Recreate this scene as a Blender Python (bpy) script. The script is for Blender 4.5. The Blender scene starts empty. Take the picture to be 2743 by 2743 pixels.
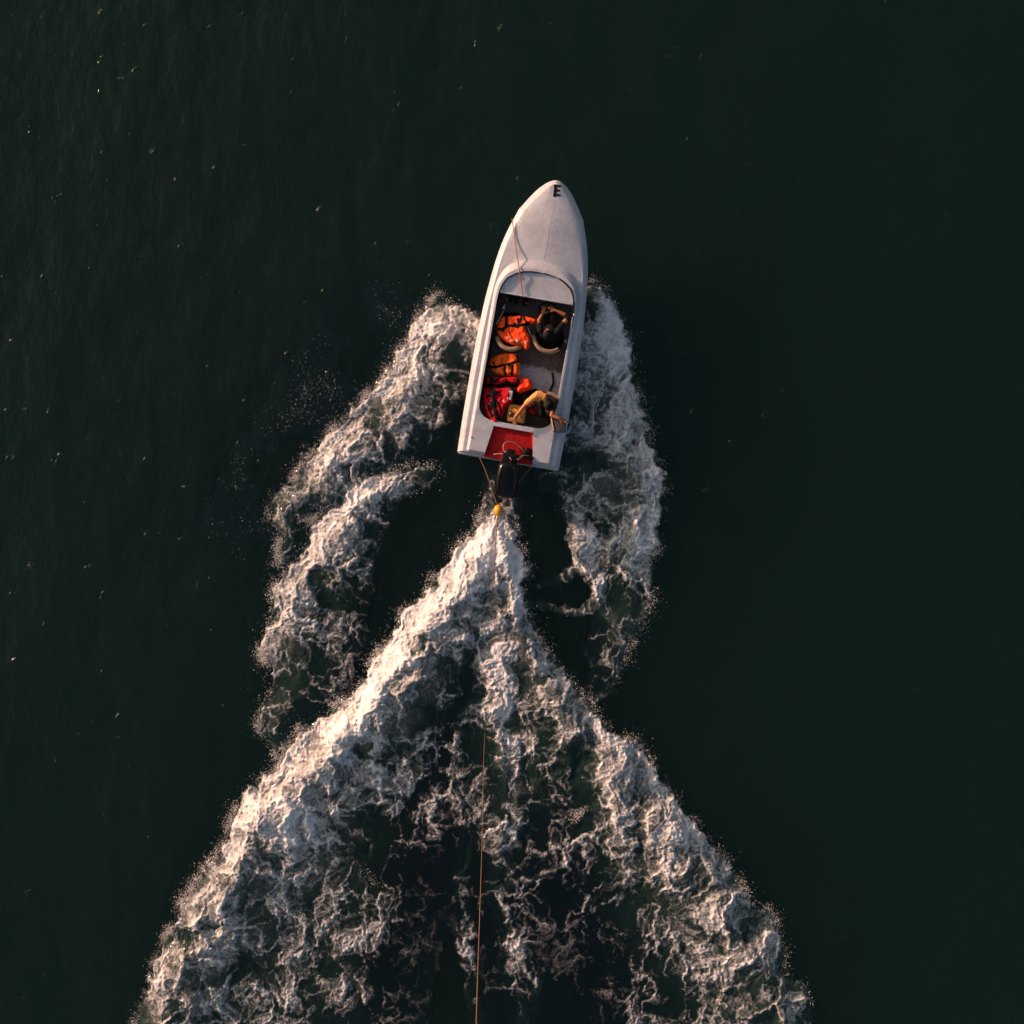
import bpy, bmesh, math, random
import numpy as np
from mathutils import Vector, Matrix

random.seed(7)
rng = np.random.default_rng(11)

# ------------------------------------------------------------------ camera, sky, sun
S, H, C = 140.0, 24.0, 1371.5           # survey scale: px per metre at the water, drone height, optical axis
sc = bpy.context.scene
cam = bpy.data.objects.new('camera', bpy.data.cameras.new('camera'))
sc.collection.objects.link(cam)
cam.location = (0, 0, H)
cam.rotation_euler = (0, 0, 0)
cam.data.sensor_fit = 'HORIZONTAL'
cam.data.angle = 2 * math.atan((2743 / S / 2) / H)
cam.data.clip_end = 3000
sc.camera = cam

SUN_EL = math.radians(13)
sun_from = Vector((-0.86, 0.50, 0)).normalized() * math.cos(SUN_EL) + Vector((0, 0, math.sin(SUN_EL)))
w = bpy.data.worlds.new('World'); sc.world = w; w.use_nodes = True
nt = w.node_tree
sky = nt.nodes.new('ShaderNodeTexSky'); sky.sky_type = 'NISHITA'; sky.sun_disc = False
sky.sun_elevation = SUN_EL
sky.sun_rotation = math.atan2(sun_from.x, sun_from.y)
sky.air_density = 1.0; sky.dust_density = 6.0; sky.ozone_density = 0.6
bg = nt.nodes['Background']; bg.inputs['Strength'].default_value = 0.130
nt.links.new(sky.outputs[0], bg.inputs['Color'])

sl = bpy.data.lights.new('sun', 'SUN'); sl.energy = 5.0; sl.angle = math.radians(0.6)
sl.color = (1.0, 0.60, 0.465)
so = bpy.data.objects.new('sun', sl); sc.collection.objects.link(so)
so.rotation_euler = sun_from.to_track_quat('Z', 'Y').to_euler()
so.location = sun_from * 40

sc.view_settings.view_transform = 'Standard'
sc.view_settings.look = 'None'
sc.view_settings.exposure = 0.20
sc.view_settings.gamma = 1.0
sc.cycles.max_bounces = 4
sc.cycles.diffuse_bounces = 2
sc.cycles.glossy_bounces = 2
sc.cycles.adaptive_threshold = 0.025
sc.cycles.transparent_max_bounces = 5
sc.cycles.caustics_reflective = False
sc.cycles.caustics_refractive = False
sc.cycles.sample_clamp_indirect = 4

# ------------------------------------------------------------------ helpers
COL = sc.collection

def P(px, py, z=0.0):
    """point at height z seen at that spot of the drone survey"""
    k = (H - z) / H / S
    return Vector(((px - C) * k, (C - py) * k, z))

def new_obj(name, me, mat, parent=None, loc=(0, 0, 0), smooth=True):
    o = bpy.data.objects.new(name, me)
    COL.objects.link(o)
    o.location = loc
    if mat is not None:
        for m in (mat if isinstance(mat, (list, tuple)) else [mat]):
            me.materials.append(m)
    if parent is not None:
        o.parent = parent
    if smooth:
        me.polygons.foreach_set('use_smooth', np.ones(len(me.polygons), dtype=bool))
    return o

def mesh(name, verts, faces):
    me = bpy.data.meshes.new(name)
    me.from_pydata([tuple(v) for v in verts], [], faces)
    me.update()
    return me

def tag(o, label, cat, group=None, kind=None):
    if label: o['label'] = label
    if cat: o['category'] = cat
    if group: o['group'] = group
    if kind: o['kind'] = kind
    return o

def empty(name, loc, rz=0.0):
    o = bpy.data.objects.new(name, None)
    COL.objects.link(o); o.location = loc; o.rotation_euler = (0, 0, rz)
    return o

class MB:
    """collects shapes into one mesh"""
    def __init__(s): s.v = []; s.f = []
    def add(s, v, f):
        n = len(s.v); s.v += [Vector(p) for p in v]; s.f += [tuple(i + n for i in q) for q in f]; return s
    def box(s, c, size, rz=0, rot=None, bev=0.0):
        bm = bmesh.new(); bmesh.ops.create_cube(bm, size=1)
        bmesh.ops.scale(bm, vec=size, verts=bm.verts)
        if bev > 0: bmesh.ops.bevel(bm, geom=bm.edges[:], offset=bev, segments=2, affect='EDGES', profile=0.6)
        M = Matrix.Translation(c) @ (rot.to_4x4() if rot else Matrix.Rotation(rz, 4, 'Z'))
        bm.verts.ensure_lookup_table()
        s.add([M @ v.co for v in bm.verts], [[v.index for v in f.verts] for f in bm.faces]); bm.free(); return s
    def tube(s, pts, r, n=8, res=0, cap=True):
        pts = [Vector(p) for p in pts]
        rs = list(r) if isinstance(r, (list, tuple)) else [r] * len(pts)
        if res: pts, rs = spline(pts, rs, res)
        v = []; f = []
        up = None
        for i, p in enumerate(pts):
            t = (pts[min(i + 1, len(pts) - 1)] - pts[max(i - 1, 0)]).normalized()
            if up is None: up = Vector((0, 0, 1)) if abs(t.z) < .9 else Vector((1, 0, 0))
            a = t.cross(up).normalized(); up = a.cross(t).normalized()
            for k in range(n):
                q = 2 * math.pi * k / n
                v.append(p + (a * math.cos(q) + up * math.sin(q)) * rs[i])
        m = len(pts)
        for i in range(m - 1):
            for k in range(n):
                f.append((i * n + k, i * n + (k + 1) % n, (i + 1) * n + (k + 1) % n, (i + 1) * n + k))
        if cap:
            f.append(tuple(range(n - 1, -1, -1))); f.append(tuple(range((m - 1) * n, m * n)))
        return s.add(v, f)
    def ell(s, c, rad, rot=None, nu=16, nv=10):
        v = []; f = []
        R = rot or Matrix.Identity(3)
        for j in range(nv + 1):
            th = math.pi * j / nv
            for i in range(nu):
                ph = 2 * math.pi * i / nu
                v.append(Vector(c) + R @ Vector((rad[0] * math.sin(th) * math.cos(ph), rad[1] * math.sin(th) * math.sin(ph), rad[2] * math.cos(th))))
        for j in range(nv):
            for i in range(nu):
                f.append((j * nu + i, (j + 1) * nu + i, (j + 1) * nu + (i + 1) % nu, j * nu + (i + 1) % nu))
        return s.add(v, f)
    def cone(s, p0, r0, p1, r1, n=14):
        """closed sphere-swept cone between two points"""
        p0 = Vector(p0); p1 = Vector(p1); t = (p1 - p0)
        L = t.length; t = t.normalized() if L > 1e-6 else Vector((0, 0, 1))
        a = t.orthogonal().normalized(); b = t.cross(a)
        prof = [(-r0 * math.cos(x), r0 * math.sin(x)) for x in np.linspace(0.12, math.pi / 2, 5)] + \
               [(L + r1 * math.sin(x), r1 * math.cos(x)) for x in np.linspace(0, math.pi / 2 - 0.12, 5)]
        v = []; f = []
        for (h, r) in prof:
            for k in range(n):
                q = 2 * math.pi * k / n
                v.append(p0 + t * h + (a * math.cos(q) + b * math.sin(q)) * r)
        for j in range(len(prof) - 1):
            for k in range(n):
                f.append((j * n + k, j * n + (k + 1) % n, (j + 1) * n + (k + 1) % n, (j + 1) * n + k))
        f.append(tuple(range(n - 1, -1, -1))); f.append(tuple(range((len(prof) - 1) * n, len(prof) * n)))
        return s.add(v, f)
    def build(s, name, mat, parent=None, inv=None, smooth=True, origin=None):
        v = s.v
        loc = (0, 0, 0)
        if parent is not None:
            inv = wmat(parent).inverted()
            v = [inv @ p for p in v]
        else:
            a = np.array([tuple(p) for p in v]); lo = a.min(0); hi = a.max(0)
            loc = Vector(((lo[0] + hi[0]) / 2, (lo[1] + hi[1]) / 2, lo[2]))
            v = [p - loc for p in v]
        me = mesh(name, v, s.f)
        bm = bmesh.new(); bm.from_mesh(me); bmesh.ops.recalc_face_normals(bm, faces=bm.faces); bm.to_mesh(me); bm.free()
        o = new_obj(name, me, mat, parent, loc, smooth)
        return o

def wmat(o):
    m = Matrix.LocRotScale(o.location, o.rotation_euler, o.scale)
    return wmat(o.parent) @ m if o.parent else m

def spline(pts, rs, res):
    out = []; ro = []
    n = len(pts)
    for i in range(n - 1):
        p0 = pts[max(i - 1, 0)]; p1 = pts[i]; p2 = pts[i + 1]; p3 = pts[min(i + 2, n - 1)]
        for k in range(res):
            t = k / res
            out.append(0.5 * ((2 * p1) + (p2 - p0) * t + (2 * p0 - 5 * p1 + 4 * p2 - p3) * t * t + (3 * p1 - p0 - 3 * p2 + p3) * t ** 3))
            ro.append(rs[i] * (1 - t) + rs[i + 1] * t)
    out.append(pts[-1]); ro.append(rs[-1])
    return out, ro

# ------------------------------------------------------------------ materials
def mat(name, col, rough=0.6, var=0.0, scale=8.0, col2=None, bump=0.0, bscale=60.0, metal=0.0, spec=0.5, detail=6, thresh=None, sheen=0.0, coat=0.0):
    m = bpy.data.materials.new(name); m.use_nodes = True
    n = m.node_tree; b = n.nodes['Principled BSDF']
    b.inputs['Base Color'].default_value = (*col, 1)
    b.inputs['Roughness'].default_value = rough
    b.inputs['Metallic'].default_value = metal
    b.inputs['Specular IOR Level'].default_value = spec
    if coat: b.inputs['Coat Weight'].default_value = coat
    if sheen: b.inputs['Sheen Weight'].default_value = sheen
    geo = n.nodes.new('ShaderNodeNewGeometry')
    if var > 0 or col2 is not None:
        t = n.nodes.new('ShaderNodeTexNoise'); t.inputs['Scale'].default_value = scale; t.inputs['Detail'].default_value = detail
        t.inputs['Roughness'].default_value = 0.65
        n.links.new(geo.outputs['Position'], t.inputs['Vector'])
        r = n.nodes.new('ShaderNodeValToRGB')
        lo, hi = thresh or (0.3, 0.7)
        r.color_ramp.elements[0].position = lo; r.color_ramp.elements[1].position = hi
        c2 = col2 or tuple(max(0, c * (1 - var)) for c in col)
        r.color_ramp.elements[0].color = (*c2, 1); r.color_ramp.elements[1].color = (*col, 1)
        n.links.new(t.outputs['Fac'], r.inputs['Fac']); n.links.new(r.outputs['Color'], b.inputs['Base Color'])
    if bump > 0:
        t2 = n.nodes.new('ShaderNodeTexNoise'); t2.inputs['Scale'].default_value = bscale; t2.inputs['Detail'].default_value = 5
        n.links.new(geo.outputs['Position'], t2.inputs['Vector'])
        bp = n.nodes.new('ShaderNodeBump'); bp.inputs['Strength'].default_value = bump; bp.inputs['Distance'].default_value = 0.02
        n.links.new(t2.outputs['Fac'], bp.inputs['Height']); n.links.new(bp.outputs['Normal'], b.inputs['Normal'])
    return m

M = {}
M['gelcoat'] = mat('white_gelcoat', (0.57, 0.565, 0.61), 0.42, scale=35, col2=(0.44, 0.435, 0.48), thresh=(0.28, 0.62), bump=0.05, bscale=120)
def stain(m):
    n = m.node_tree; b = n.nodes['Principled BSDF']; src = b.inputs['Base Color'].links[0].from_socket
    geo = n.nodes.new('ShaderNodeNewGeometry'); t = n.nodes.new('ShaderNodeTexNoise')
    t.inputs['Scale'].default_value = 3.2; t.inputs['Detail'].default_value = 9; t.inputs['Roughness'].default_value = .72
    n.links.new(geo.outputs['Position'], t.inputs['Vector'])
    r = n.nodes.new('ShaderNodeValToRGB'); r.color_ramp.elements[0].position = .34; r.color_ramp.elements[1].position = .56
    r.color_ramp.elements[0].color = (.80, .78, .77, 1); r.color_ramp.elements[1].color = (1, 1, 1, 1)
    mx = n.nodes.new('ShaderNodeMix'); mx.data_type = 'RGBA'; mx.blend_type = 'MULTIPLY'; mx.inputs[0].default_value = 1
    n.links.new(t.outputs['Fac'], r.inputs[0]); n.links.new(src, mx.inputs[6]); n.links.new(r.outputs[0], mx.inputs[7])
    n.links.new(mx.outputs[2], b.inputs['Base Color'])
stain(M['gelcoat'])
M['hull'] = mat('hull_white', (0.55, 0.53, 0.53), 0.4, var=0.15, scale=6)
M['lining'] = mat('cockpit_lining_brown', (0.085, 0.060, 0.050), 0.8, var=0.6, scale=14, bump=0.2)
M['red_well'] = mat('worn_red_paint', (0.50, 0.010, 0.012), 0.7, scale=14, col2=(0.24, 0.007, 0.009), thresh=(0.3, 0.62), bump=0.1, spec=0.15)
M['black'] = mat('black_rubber', (0.008, 0.008, 0.009), 0.6, var=0.3, scale=30, spec=0.12)
M['cowl'] = mat('black_gloss_cowl', (0.004, 0.004, 0.005), 0.22, var=0.2, scale=20, spec=0.35)
M['strap'] = mat('black_webbing', (0.007, 0.008, 0.009), 0.85, var=0.3, scale=80, spec=0.12)
M['orange'] = mat('fluorescent_orange_cloth', (0.95, 0.085, 0.012), 0.75, scale=26, col2=(0.80, 0.06, 0.01), thresh=(0.3, 0.65), bump=0.25, bscale=35, spec=0.12)
M['orange2'] = mat('faded_orange_cloth', (0.80, 0.115, 0.010), 0.8, scale=14, col2=(0.42, 0.055, 0.012), thresh=(0.30, 0.55), bump=0.3, bscale=40, spec=0.12)
M['red'] = mat('red_cloth', (0.52, 0.008, 0.014), 0.85, scale=18, col2=(0.30, 0.006, 0.010), thresh=(0.3, 0.62), bump=0.3, bscale=35, spec=0.1)
M['redorange'] = mat('red_orange_nylon', (0.95, 0.06, 0.012), 0.6, scale=16, col2=(0.72, 0.03, 0.01), thresh=(0.3, 0.6), bump=0.35, bscale=22, spec=0.12)
M['tan'] = mat('tan_vinyl', (0.36, 0.22, 0.14), 0.6, scale=25, col2=(0.24, 0.14, 0.09), thresh=(0.3, 0.65))
M['seat_dark'] = mat('dark_seat_fabric', (0.02, 0.016, 0.018), 0.85, var=0.4, scale=30, spec=0.12)
M['maroon'] = mat('maroon_piping', (0.14, 0.012, 0.02), 0.6, var=0.3, scale=30)
M['mustard'] = mat('mustard_plastic', (0.52, 0.22, 0.025), 0.5, scale=20, col2=(0.26, 0.10, 0.015), thresh=(0.32, 0.6), bump=0.1)
M['metal'] = mat('brushed_metal', (0.6, 0.58, 0.58), 0.3, var=0.2, scale=40, metal=1.0)
M['greybox'] = mat('grey_painted_box', (0.060, 0.058, 0.064), 0.7, var=0.35, scale=25, bump=0.1)
M['boxlit_band'] = mat('lit_box_side_shirt_band', (0.62, 0.46, 0.30), 0.6, var=0.3, scale=30)  # sunlight on the box's left face as a pale colour; also shirt bands
M['rope'] = mat('orange_rope', (0.42, 0.15, 0.05), 0.8, scale=60, col2=(0.20, 0.07, 0.03), bump=0.4, bscale=150)
M['rope2'] = mat('tan_tow_rope', (0.38, 0.17, 0.07), 0.8, scale=50, col2=(0.20, 0.09, 0.04), bump=0.4, bscale=150)
M['buoy'] = mat('yellow_float', (0.85, 0.36, 0.02), 0.45, var=0.25, scale=12)
M['skin1'] = mat('tanned_skin', (0.42, 0.135, 0.048), 0.55, var=0.25, scale=20)
M['skin2'] = mat('tanned_skin_warm', (0.46, 0.155, 0.050), 0.55, var=0.25, scale=20)
M['blackcloth'] = mat('black_shirt', (0.010, 0.011, 0.012), 0.9, var=0.4, scale=25, bump=0.3, spec=0.12)
M['brown'] = mat('brown_shorts_shirt_shade', (0.055, 0.034, 0.022), 0.9, var=0.45, scale=25, bump=0.3, spec=0.12)  # driver's shorts; also the shade coloured into the passenger's shirt
M['hair'] = mat('black_hair', (0.008, 0.007, 0.007), 0.5, var=0.3, scale=90, bump=0.5, bscale=130, spec=0.12)
M['white'] = mat('off_white', (0.62, 0.60, 0.62), 0.5, var=0.25, scale=30)
M['eye'] = mat('dark_eye', (0.01, 0.008, 0.008), 0.2, var=0.1, scale=50)
M['lips'] = mat('lips', (0.26, 0.07, 0.05), 0.5, var=0.1, scale=50)
M['cable'] = mat('steering_cable_grey', (0.30, 0.24, 0.20), 0.5, var=0.2, scale=40)
M['hose'] = mat('black_hose', (0.010, 0.010, 0.010), 0.5, var=0.2, scale=40)

def shirt_material():
    m = mat('orange_striped_shirt', (0.70, 0.27, 0.04), 0.85, scale=20, col2=(0.50, 0.17, 0.03), bump=0.2)
    n = m.node_tree; b = n.nodes['Principled BSDF']
    geo = n.nodes.new('ShaderNodeNewGeometry')
    mp = n.nodes.new('ShaderNodeMapping'); mp.inputs['Rotation'].default_value = (0, 0, 0.5)
    wv = n.nodes.new('ShaderNodeTexWave'); wv.bands_direction = 'X'; wv.inputs['Scale'].default_value = 6.5
    wv.inputs['Distortion'].default_value = 1.2
    n.links.new(geo.outputs['Position'], mp.inputs['Vector']); n.links.new(mp.outputs[0], wv.inputs['Vector'])
    r = n.nodes.new('ShaderNodeValToRGB'); r.color_ramp.elements[0].position = 0.70; r.color_ramp.elements[1].position = 0.85
    r.color_ramp.elements[0].color = (0.72, 0.22, 0.025, 1); r.color_ramp.elements[1].color = (0.85, 0.50, 0.22, 1)
    n.links.new(wv.outputs['Fac'], r.inputs['Fac']); n.links.new(r.outputs[0], b.inputs['Base Color'])
    return m
M['shirt'] = shirt_material()

def floor_material():
    """brown worn deck forward, old pale grey paint aft with a ragged edge"""
    m = bpy.data.materials.new('worn_cockpit_floor'); m.use_nodes = True
    n = m.node_tree; b = n.nodes['Principled BSDF']; b.inputs['Roughness'].default_value = 0.8
    tc = n.nodes.new('ShaderNodeTexCoord'); sp = n.nodes.new('ShaderNodeSeparateXYZ')
    n.links.new(tc.outputs['Object'], sp.inputs[0])
    ns = n.nodes.new('ShaderNodeTexNoise'); ns.inputs['Scale'].default_value = 9; ns.inputs['Detail'].default_value = 8; ns.inputs['Roughness'].default_value = 0.7
    n.links.new(tc.outputs['Object'], ns.inputs['Vector'])
    ma = n.nodes.new('ShaderNodeMath'); ma.operation = 'MULTIPLY_ADD'; ma.inputs[1].default_value = 0.28
    n.links.new(ns.outputs['Fac'], ma.inputs[0]); n.links.new(sp.outputs['Y'], ma.inputs[2])
    mr = n.nodes.new('ShaderNodeMapRange'); mr.inputs['From Min'].default_value = 1.93; mr.inputs['From Max'].default_value = 1.99
    n.links.new(ma.outputs[0], mr.inputs['Value'])
    n2 = n.nodes.new('ShaderNodeTexNoise'); n2.inputs['Scale'].default_value = 16; n2.inputs['Detail'].default_value = 8; n2.inputs['Roughness'].default_value = .75
    n.links.new(tc.outputs['Object'], n2.inputs['Vector'])
    r1 = n.nodes.new('ShaderNodeValToRGB'); r1.color_ramp.elements[0].position = .35; r1.color_ramp.elements[1].position = .72
    r1.color_ramp.elements[0].color = (0.13, 0.088, 0.070, 1); r1.color_ramp.elements[1].color = (0.34, 0.24, 0.195, 1)
    r2 = n.nodes.new('ShaderNodeValToRGB'); r2.color_ramp.elements[0].position = .33; r2.color_ramp.elements[1].position = .52
    r2.color_ramp.elements[0].color = (0.34, 0.25, 0.21, 1); r2.color_ramp.elements[1].color = (0.78, 0.72, 0.74, 1)
    n.links.new(n2.outputs['Fac'], r1.inputs[0]); n.links.new(n2.outputs['Fac'], r2.inputs[0])
    mx = n.nodes.new('ShaderNodeMix'); mx.data_type = 'RGBA'
    n.links.new(mr.outputs[0], mx.inputs[0]); n.links.new(r2.outputs[0], mx.inputs[6]); n.links.new(r1.outputs[0], mx.inputs[7])
    n.links.new(mx.outputs[2], b.inputs['Base Color'])
    return m
M['floor'] = floor_material()

WATER_BASE = (0.0052, 0.0175, 0.0128)
def water_nodes(n):
    """dark green sea surface with small wind ripples; returns the shader socket"""
    b = n.nodes.new('ShaderNodeBsdfPrincipled')
    b.inputs['Base Color'].default_value = (*WATER_BASE, 1)
    b.inputs['Roughness'].default_value = 0.05
    b.inputs['IOR'].default_value = 1.33
    b.inputs['Subsurface Weight'].default_value = 1.0
    b.inputs['Subsurface Radius'].default_value = (0.6, 1.0, 0.9)
    b.inputs['Subsurface Scale'].default_value = 30.0
    geo = n.nodes.new('ShaderNodeNewGeometry')
    prev = None
    for sx, sy, rot, scale, dist, det in ((1.0, 0.55, 0.45, 0.55, 0.16, 3), (1.0, 0.5, 0.15, 2.3, 0.050, 4), (1.0, 0.6, -0.3, 8.0, 0.011, 5)):
        mp = n.nodes.new('ShaderNodeMapping'); mp.inputs['Rotation'].default_value = (0, 0, rot); mp.inputs['Scale'].default_value = (sx, sy, 1)
        n.links.new(geo.outputs['Position'], mp.inputs['Vector'])
        t = n.nodes.new('ShaderNodeTexNoise'); t.inputs['Scale'].default_value = scale; t.inputs['Detail'].default_value = det
        t.inputs['Roughness'].default_value = 0.55
        n.links.new(mp.outputs[0], t.inputs['Vector'])
        bp = n.nodes.new('ShaderNodeBump'); bp.inputs['Distance'].default_value = dist; bp.inputs['Strength'].default_value = 1.0
        n.links.new(t.outputs['Fac'], bp.inputs['Height'])
        if prev: n.links.new(prev.outputs['Normal'], bp.inputs['Normal'])
        prev = bp
    # rare steep wavelets that catch the low sun
    t = n.nodes.new('ShaderNodeTexNoise'); t.inputs['Scale'].default_value = 3.4; t.inputs['Detail'].default_value = 2
    n.links.new(geo.outputs['Position'], t.inputs['Vector'])
    mr = n.nodes.new('ShaderNodeMapRange'); mr.inputs['From Min'].default_value = 0.68; mr.inputs['From Max'].default_value = 0.81
    n.links.new(t.outputs['Fac'], mr.inputs['Value'])
    t2 = n.nodes.new('ShaderNodeTexNoise'); t2.inputs['Scale'].default_value = 11; t2.inputs['Detail'].default_value = 2
    n.links.new(geo.outputs['Position'], t2.inputs['Vector'])
    mu = n.nodes.new('ShaderNodeMath'); mu.operation = 'MULTIPLY'
    n.links.new(mr.outputs[0], mu.inputs[0]); n.links.new(t2.outputs['Fac'], mu.inputs[1])
    bp = n.nodes.new('ShaderNodeBump'); bp.inputs['Distance'].default_value = 0.055; bp.inputs['Strength'].default_value = 1.0
    n.links.new(mu.outputs[0], bp.inputs['Height']); n.links.new(prev.outputs['Normal'], bp.inputs['Normal'])
    n.links.new(bp.outputs['Normal'], b.inputs['Normal'])
    return b.outputs['BSDF']

def water_material():
    m = bpy.data.materials.new('dark_green_sea'); m.use_nodes = True; n = m.node_tree
    n.nodes.remove(n.nodes['Principled BSDF'])
    n.links.new(water_nodes(n), n.nodes['Material Output'].inputs['Surface'])
    return m

def foam_material():
    m = bpy.data.materials.new('sea_foam'); m.use_nodes = True; n = m.node_tree
    fb = n.nodes['Principled BSDF']
    fb.inputs['Base Color'].default_value = (0.77, 0.725, 0.715, 1); fb.inputs['Roughness'].default_value = 0.95
    fb.inputs['Specular IOR Level'].default_value = 0.15
    # where there is no froth the sheet is a clear film of water over the sea
    tr = n.nodes.new('ShaderNodeBsdfTransparent'); gl = n.nodes.new('ShaderNodeBsdfGlossy'); gl.inputs['Roughness'].default_value = 0.09
    fr = n.nodes.new('ShaderNodeFresnel'); fr.inputs['IOR'].default_value = 1.33
    wmx = n.nodes.new('ShaderNodeMixShader')
    n.links.new(fr.outputs[0], wmx.inputs[0]); n.links.new(tr.outputs[0], wmx.inputs[1]); n.links.new(gl.outputs[0], wmx.inputs[2])
    # stirred water: bubbles under the surface make it a little paler and greener
    df = n.nodes.new('ShaderNodeBsdfDiffuse'); df.inputs['Color'].default_value = (0.020, 0.050, 0.040, 1)
    aa = n.nodes.new('ShaderNodeAttribute'); aa.attribute_name = 'air'
    amx = n.nodes.new('ShaderNodeMixShader')
    n.links.new(aa.outputs['Fac'], amx.inputs[0]); n.links.new(wmx.outputs[0], amx.inputs[1]); n.links.new(df.outputs[0], amx.inputs[2])
    wsock = amx.outputs[0]
    at = n.nodes.new('ShaderNodeAttribute'); at.attribute_name = 'foam'
    mx = n.nodes.new('ShaderNodeMixShader')
    # bubbles: fine grain that frays the thin froth
    geo = n.nodes.new('ShaderNodeNewGeometry')
    t = n.nodes.new('ShaderNodeTexNoise'); t.inputs['Scale'].default_value = 26; t.inputs['Detail'].default_value = 5; t.inputs['Roughness'].default_value = .7
    n.links.new(geo.outputs['Position'], t.inputs['Vector'])
    def math_(op, a, b):
        m_ = n.nodes.new('ShaderNodeMath'); m_.operation = op
        for i, v in enumerate((a, b)):
            if isinstance(v, (int, float)): m_.inputs[i].default_value = v
            else: n.links.new(v, m_.inputs[i])
        return m_.outputs[0]
    one = math_('SUBTRACT', 1.0, at.outputs['Fac'])
    bell = math_('MULTIPLY', math_('MULTIPLY', at.outputs['Fac'], one), 5.2)
    grain = math_('MULTIPLY', math_('SUBTRACT', t.outputs['Fac'], .5), bell)
    fac = math_('ADD', at.outputs['Fac'], grain); n.nodes[-1].use_clamp = True
    n.links.new(fac, mx.inputs[0]); n.links.new(wsock, mx.inputs[1]); n.links.new(fb.outputs[0], mx.inputs[2])
    n.links.new(mx.outputs[0], n.nodes['Material Output'].inputs['Surface'])
    return m

# ------------------------------------------------------------------ the sea
wm = water_material()
me = mesh('water', [(-1500, -1500, 0), (1500, -1500, 0), (1500, 1500, 0), (-1500, 1500, 0)], [(0, 1, 2, 3)])
water = new_obj('water', me, wm, smooth=False); water['kind'] = 'structure'

# ------------------------------------------------------------------ foam of the wake
def perlin(x, y, seed):
    r = np.random.default_rng(seed)
    perm = r.permutation(512).astype(np.int32); ang = r.random(512) * 2 * np.pi
    gx = np.cos(ang).astype(np.float32); gy = np.sin(ang).astype(np.float32)
    xi = np.floor(x).astype(np.int32); yi = np.floor(y).astype(np.int32)
    xf = (x - xi).astype(np.float32); yf = (y - yi).astype(np.float32)
    def g(ix, iy, dx, dy):
        h = perm[(perm[ix & 511] + iy) & 511]
        return gx[h] * dx + gy[h] * dy
    u = xf * xf * xf * (xf * (xf * 6 - 15) + 10); v = yf * yf * yf * (yf * (yf * 6 - 15) + 10)
    a = g(xi, yi, xf, yf); b = g(xi + 1, yi, xf - 1, yf)
    c = g(xi, yi + 1, xf, yf - 1); d = g(xi + 1, yi + 1, xf - 1, yf - 1)
    return (a + u * (b - a) + v * ((c + u * (d - c)) - (a + u * (b - a)))) * 1.5

def worley(x, y, seed):
    r = np.random.default_rng(seed)
    jx = r.random((256, 256)).astype(np.float32); jy = r.random((256, 256)).astype(np.float32)
    xi = np.floor(x).astype(np.int32); yi = np.floor(y).astype(np.int32)
    f1 = np.full(x.shape, 9.0, np.float32); f2 = f1.copy()
    for dx in (-1, 0, 1):
        for dy in (-1, 0, 1):
            cx = xi + dx; cy = yi + dy
            d = (cx + jx[cx & 255, cy & 255] - x) ** 2 + (cy + jy[cx & 255, cy & 255] - y) ** 2
            f2 = np.minimum(f2, np.maximum(f1, d)); f1 = np.minimum(f1, d)
    return np.sqrt(f1), np.sqrt(f2)

def sstep(a, b, x):
    t = np.clip((x - a) / (b - a), 0, 1); return t * t * (3 - 2 * t)

V = 2743 / 1932.0                         # the strokes below were read off at this scale
def stroke_field(X, Y, pts, side):
    """X, Y metres. pts: x, y, outer width, inner width, strength, height (px, px, px, px, -, m).
    side=+1: inner side lies to the right of the direction of travel.  Returns density, mound."""
    q = np.array(pts, float)
    px = (q[:, 0] * V - C) / S; py = (C - q[:, 1] * V) / S
    wo = q[:, 2] * V / S; wi = q[:, 3] * V / S; st = q[:, 4]; hh = q[:, 5] * .72
    best = np.full(X.shape, 1e9); sgn = np.zeros(X.shape); T = np.zeros(X.shape)
    for i in range(len(q) - 1):
        ax, ay, bx, by = px[i], py[i], px[i + 1], py[i + 1]
        dx, dy = bx - ax, by - ay
        t = np.clip(((X - ax) * dx + (Y - ay) * dy) / (dx * dx + dy * dy), 0, 1)
        ex = X - (ax + t * dx); ey = Y - (ay + t * dy)
        d = np.hypot(ex, ey); c = dx * ey - dy * ex
        k = d < best
        best = np.where(k, d, best); sgn = np.where(k, np.sign(c), sgn); T = np.where(k, i + t, T)
    idx = np.arange(len(q))
    WO = np.interp(T, idx, wo); WI = np.interp(T, idx, wi); ST = np.interp(T, idx, st); HH = np.interp(T, idx, hh)
    inner = (sgn * -side) > 0
    u_in = best / WI; u_out = best / WO
    dens = np.where(inner, ST * (1 - np.clip(u_in, 0, 1)) ** .85, ST * (1 - sstep(0.0, 1.0, u_out)))
    ui = np.clip(best / (np.minimum(WI, 1.6) + .02), 0, 3)
    mound = np.where(inner, HH * (.30 + .70 * sstep(0, .30, ui)) * np.exp(-(np.maximum(ui - .3, 0) / .55) ** 1.5),
                     .30 * HH * (1 - sstep(0, 1, best / (WO * 1.2 + 0.06))))
    return dens, mound

DX = 0.0145
x0, x1 = (300 - C) / S, (2290 - C) / S
y0, y1 = (C - 2860) / S, (C - 690) / S
nx = int((x1 - x0) / DX); ny = int((y1 - y0) / DX)
gx = (x0 + np.arange(nx) * DX).astype(np.float32); gy = (y0 + np.arange(ny) * DX).astype(np.float32)
X, Y = np.meshgrid(gx, gy)

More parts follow.
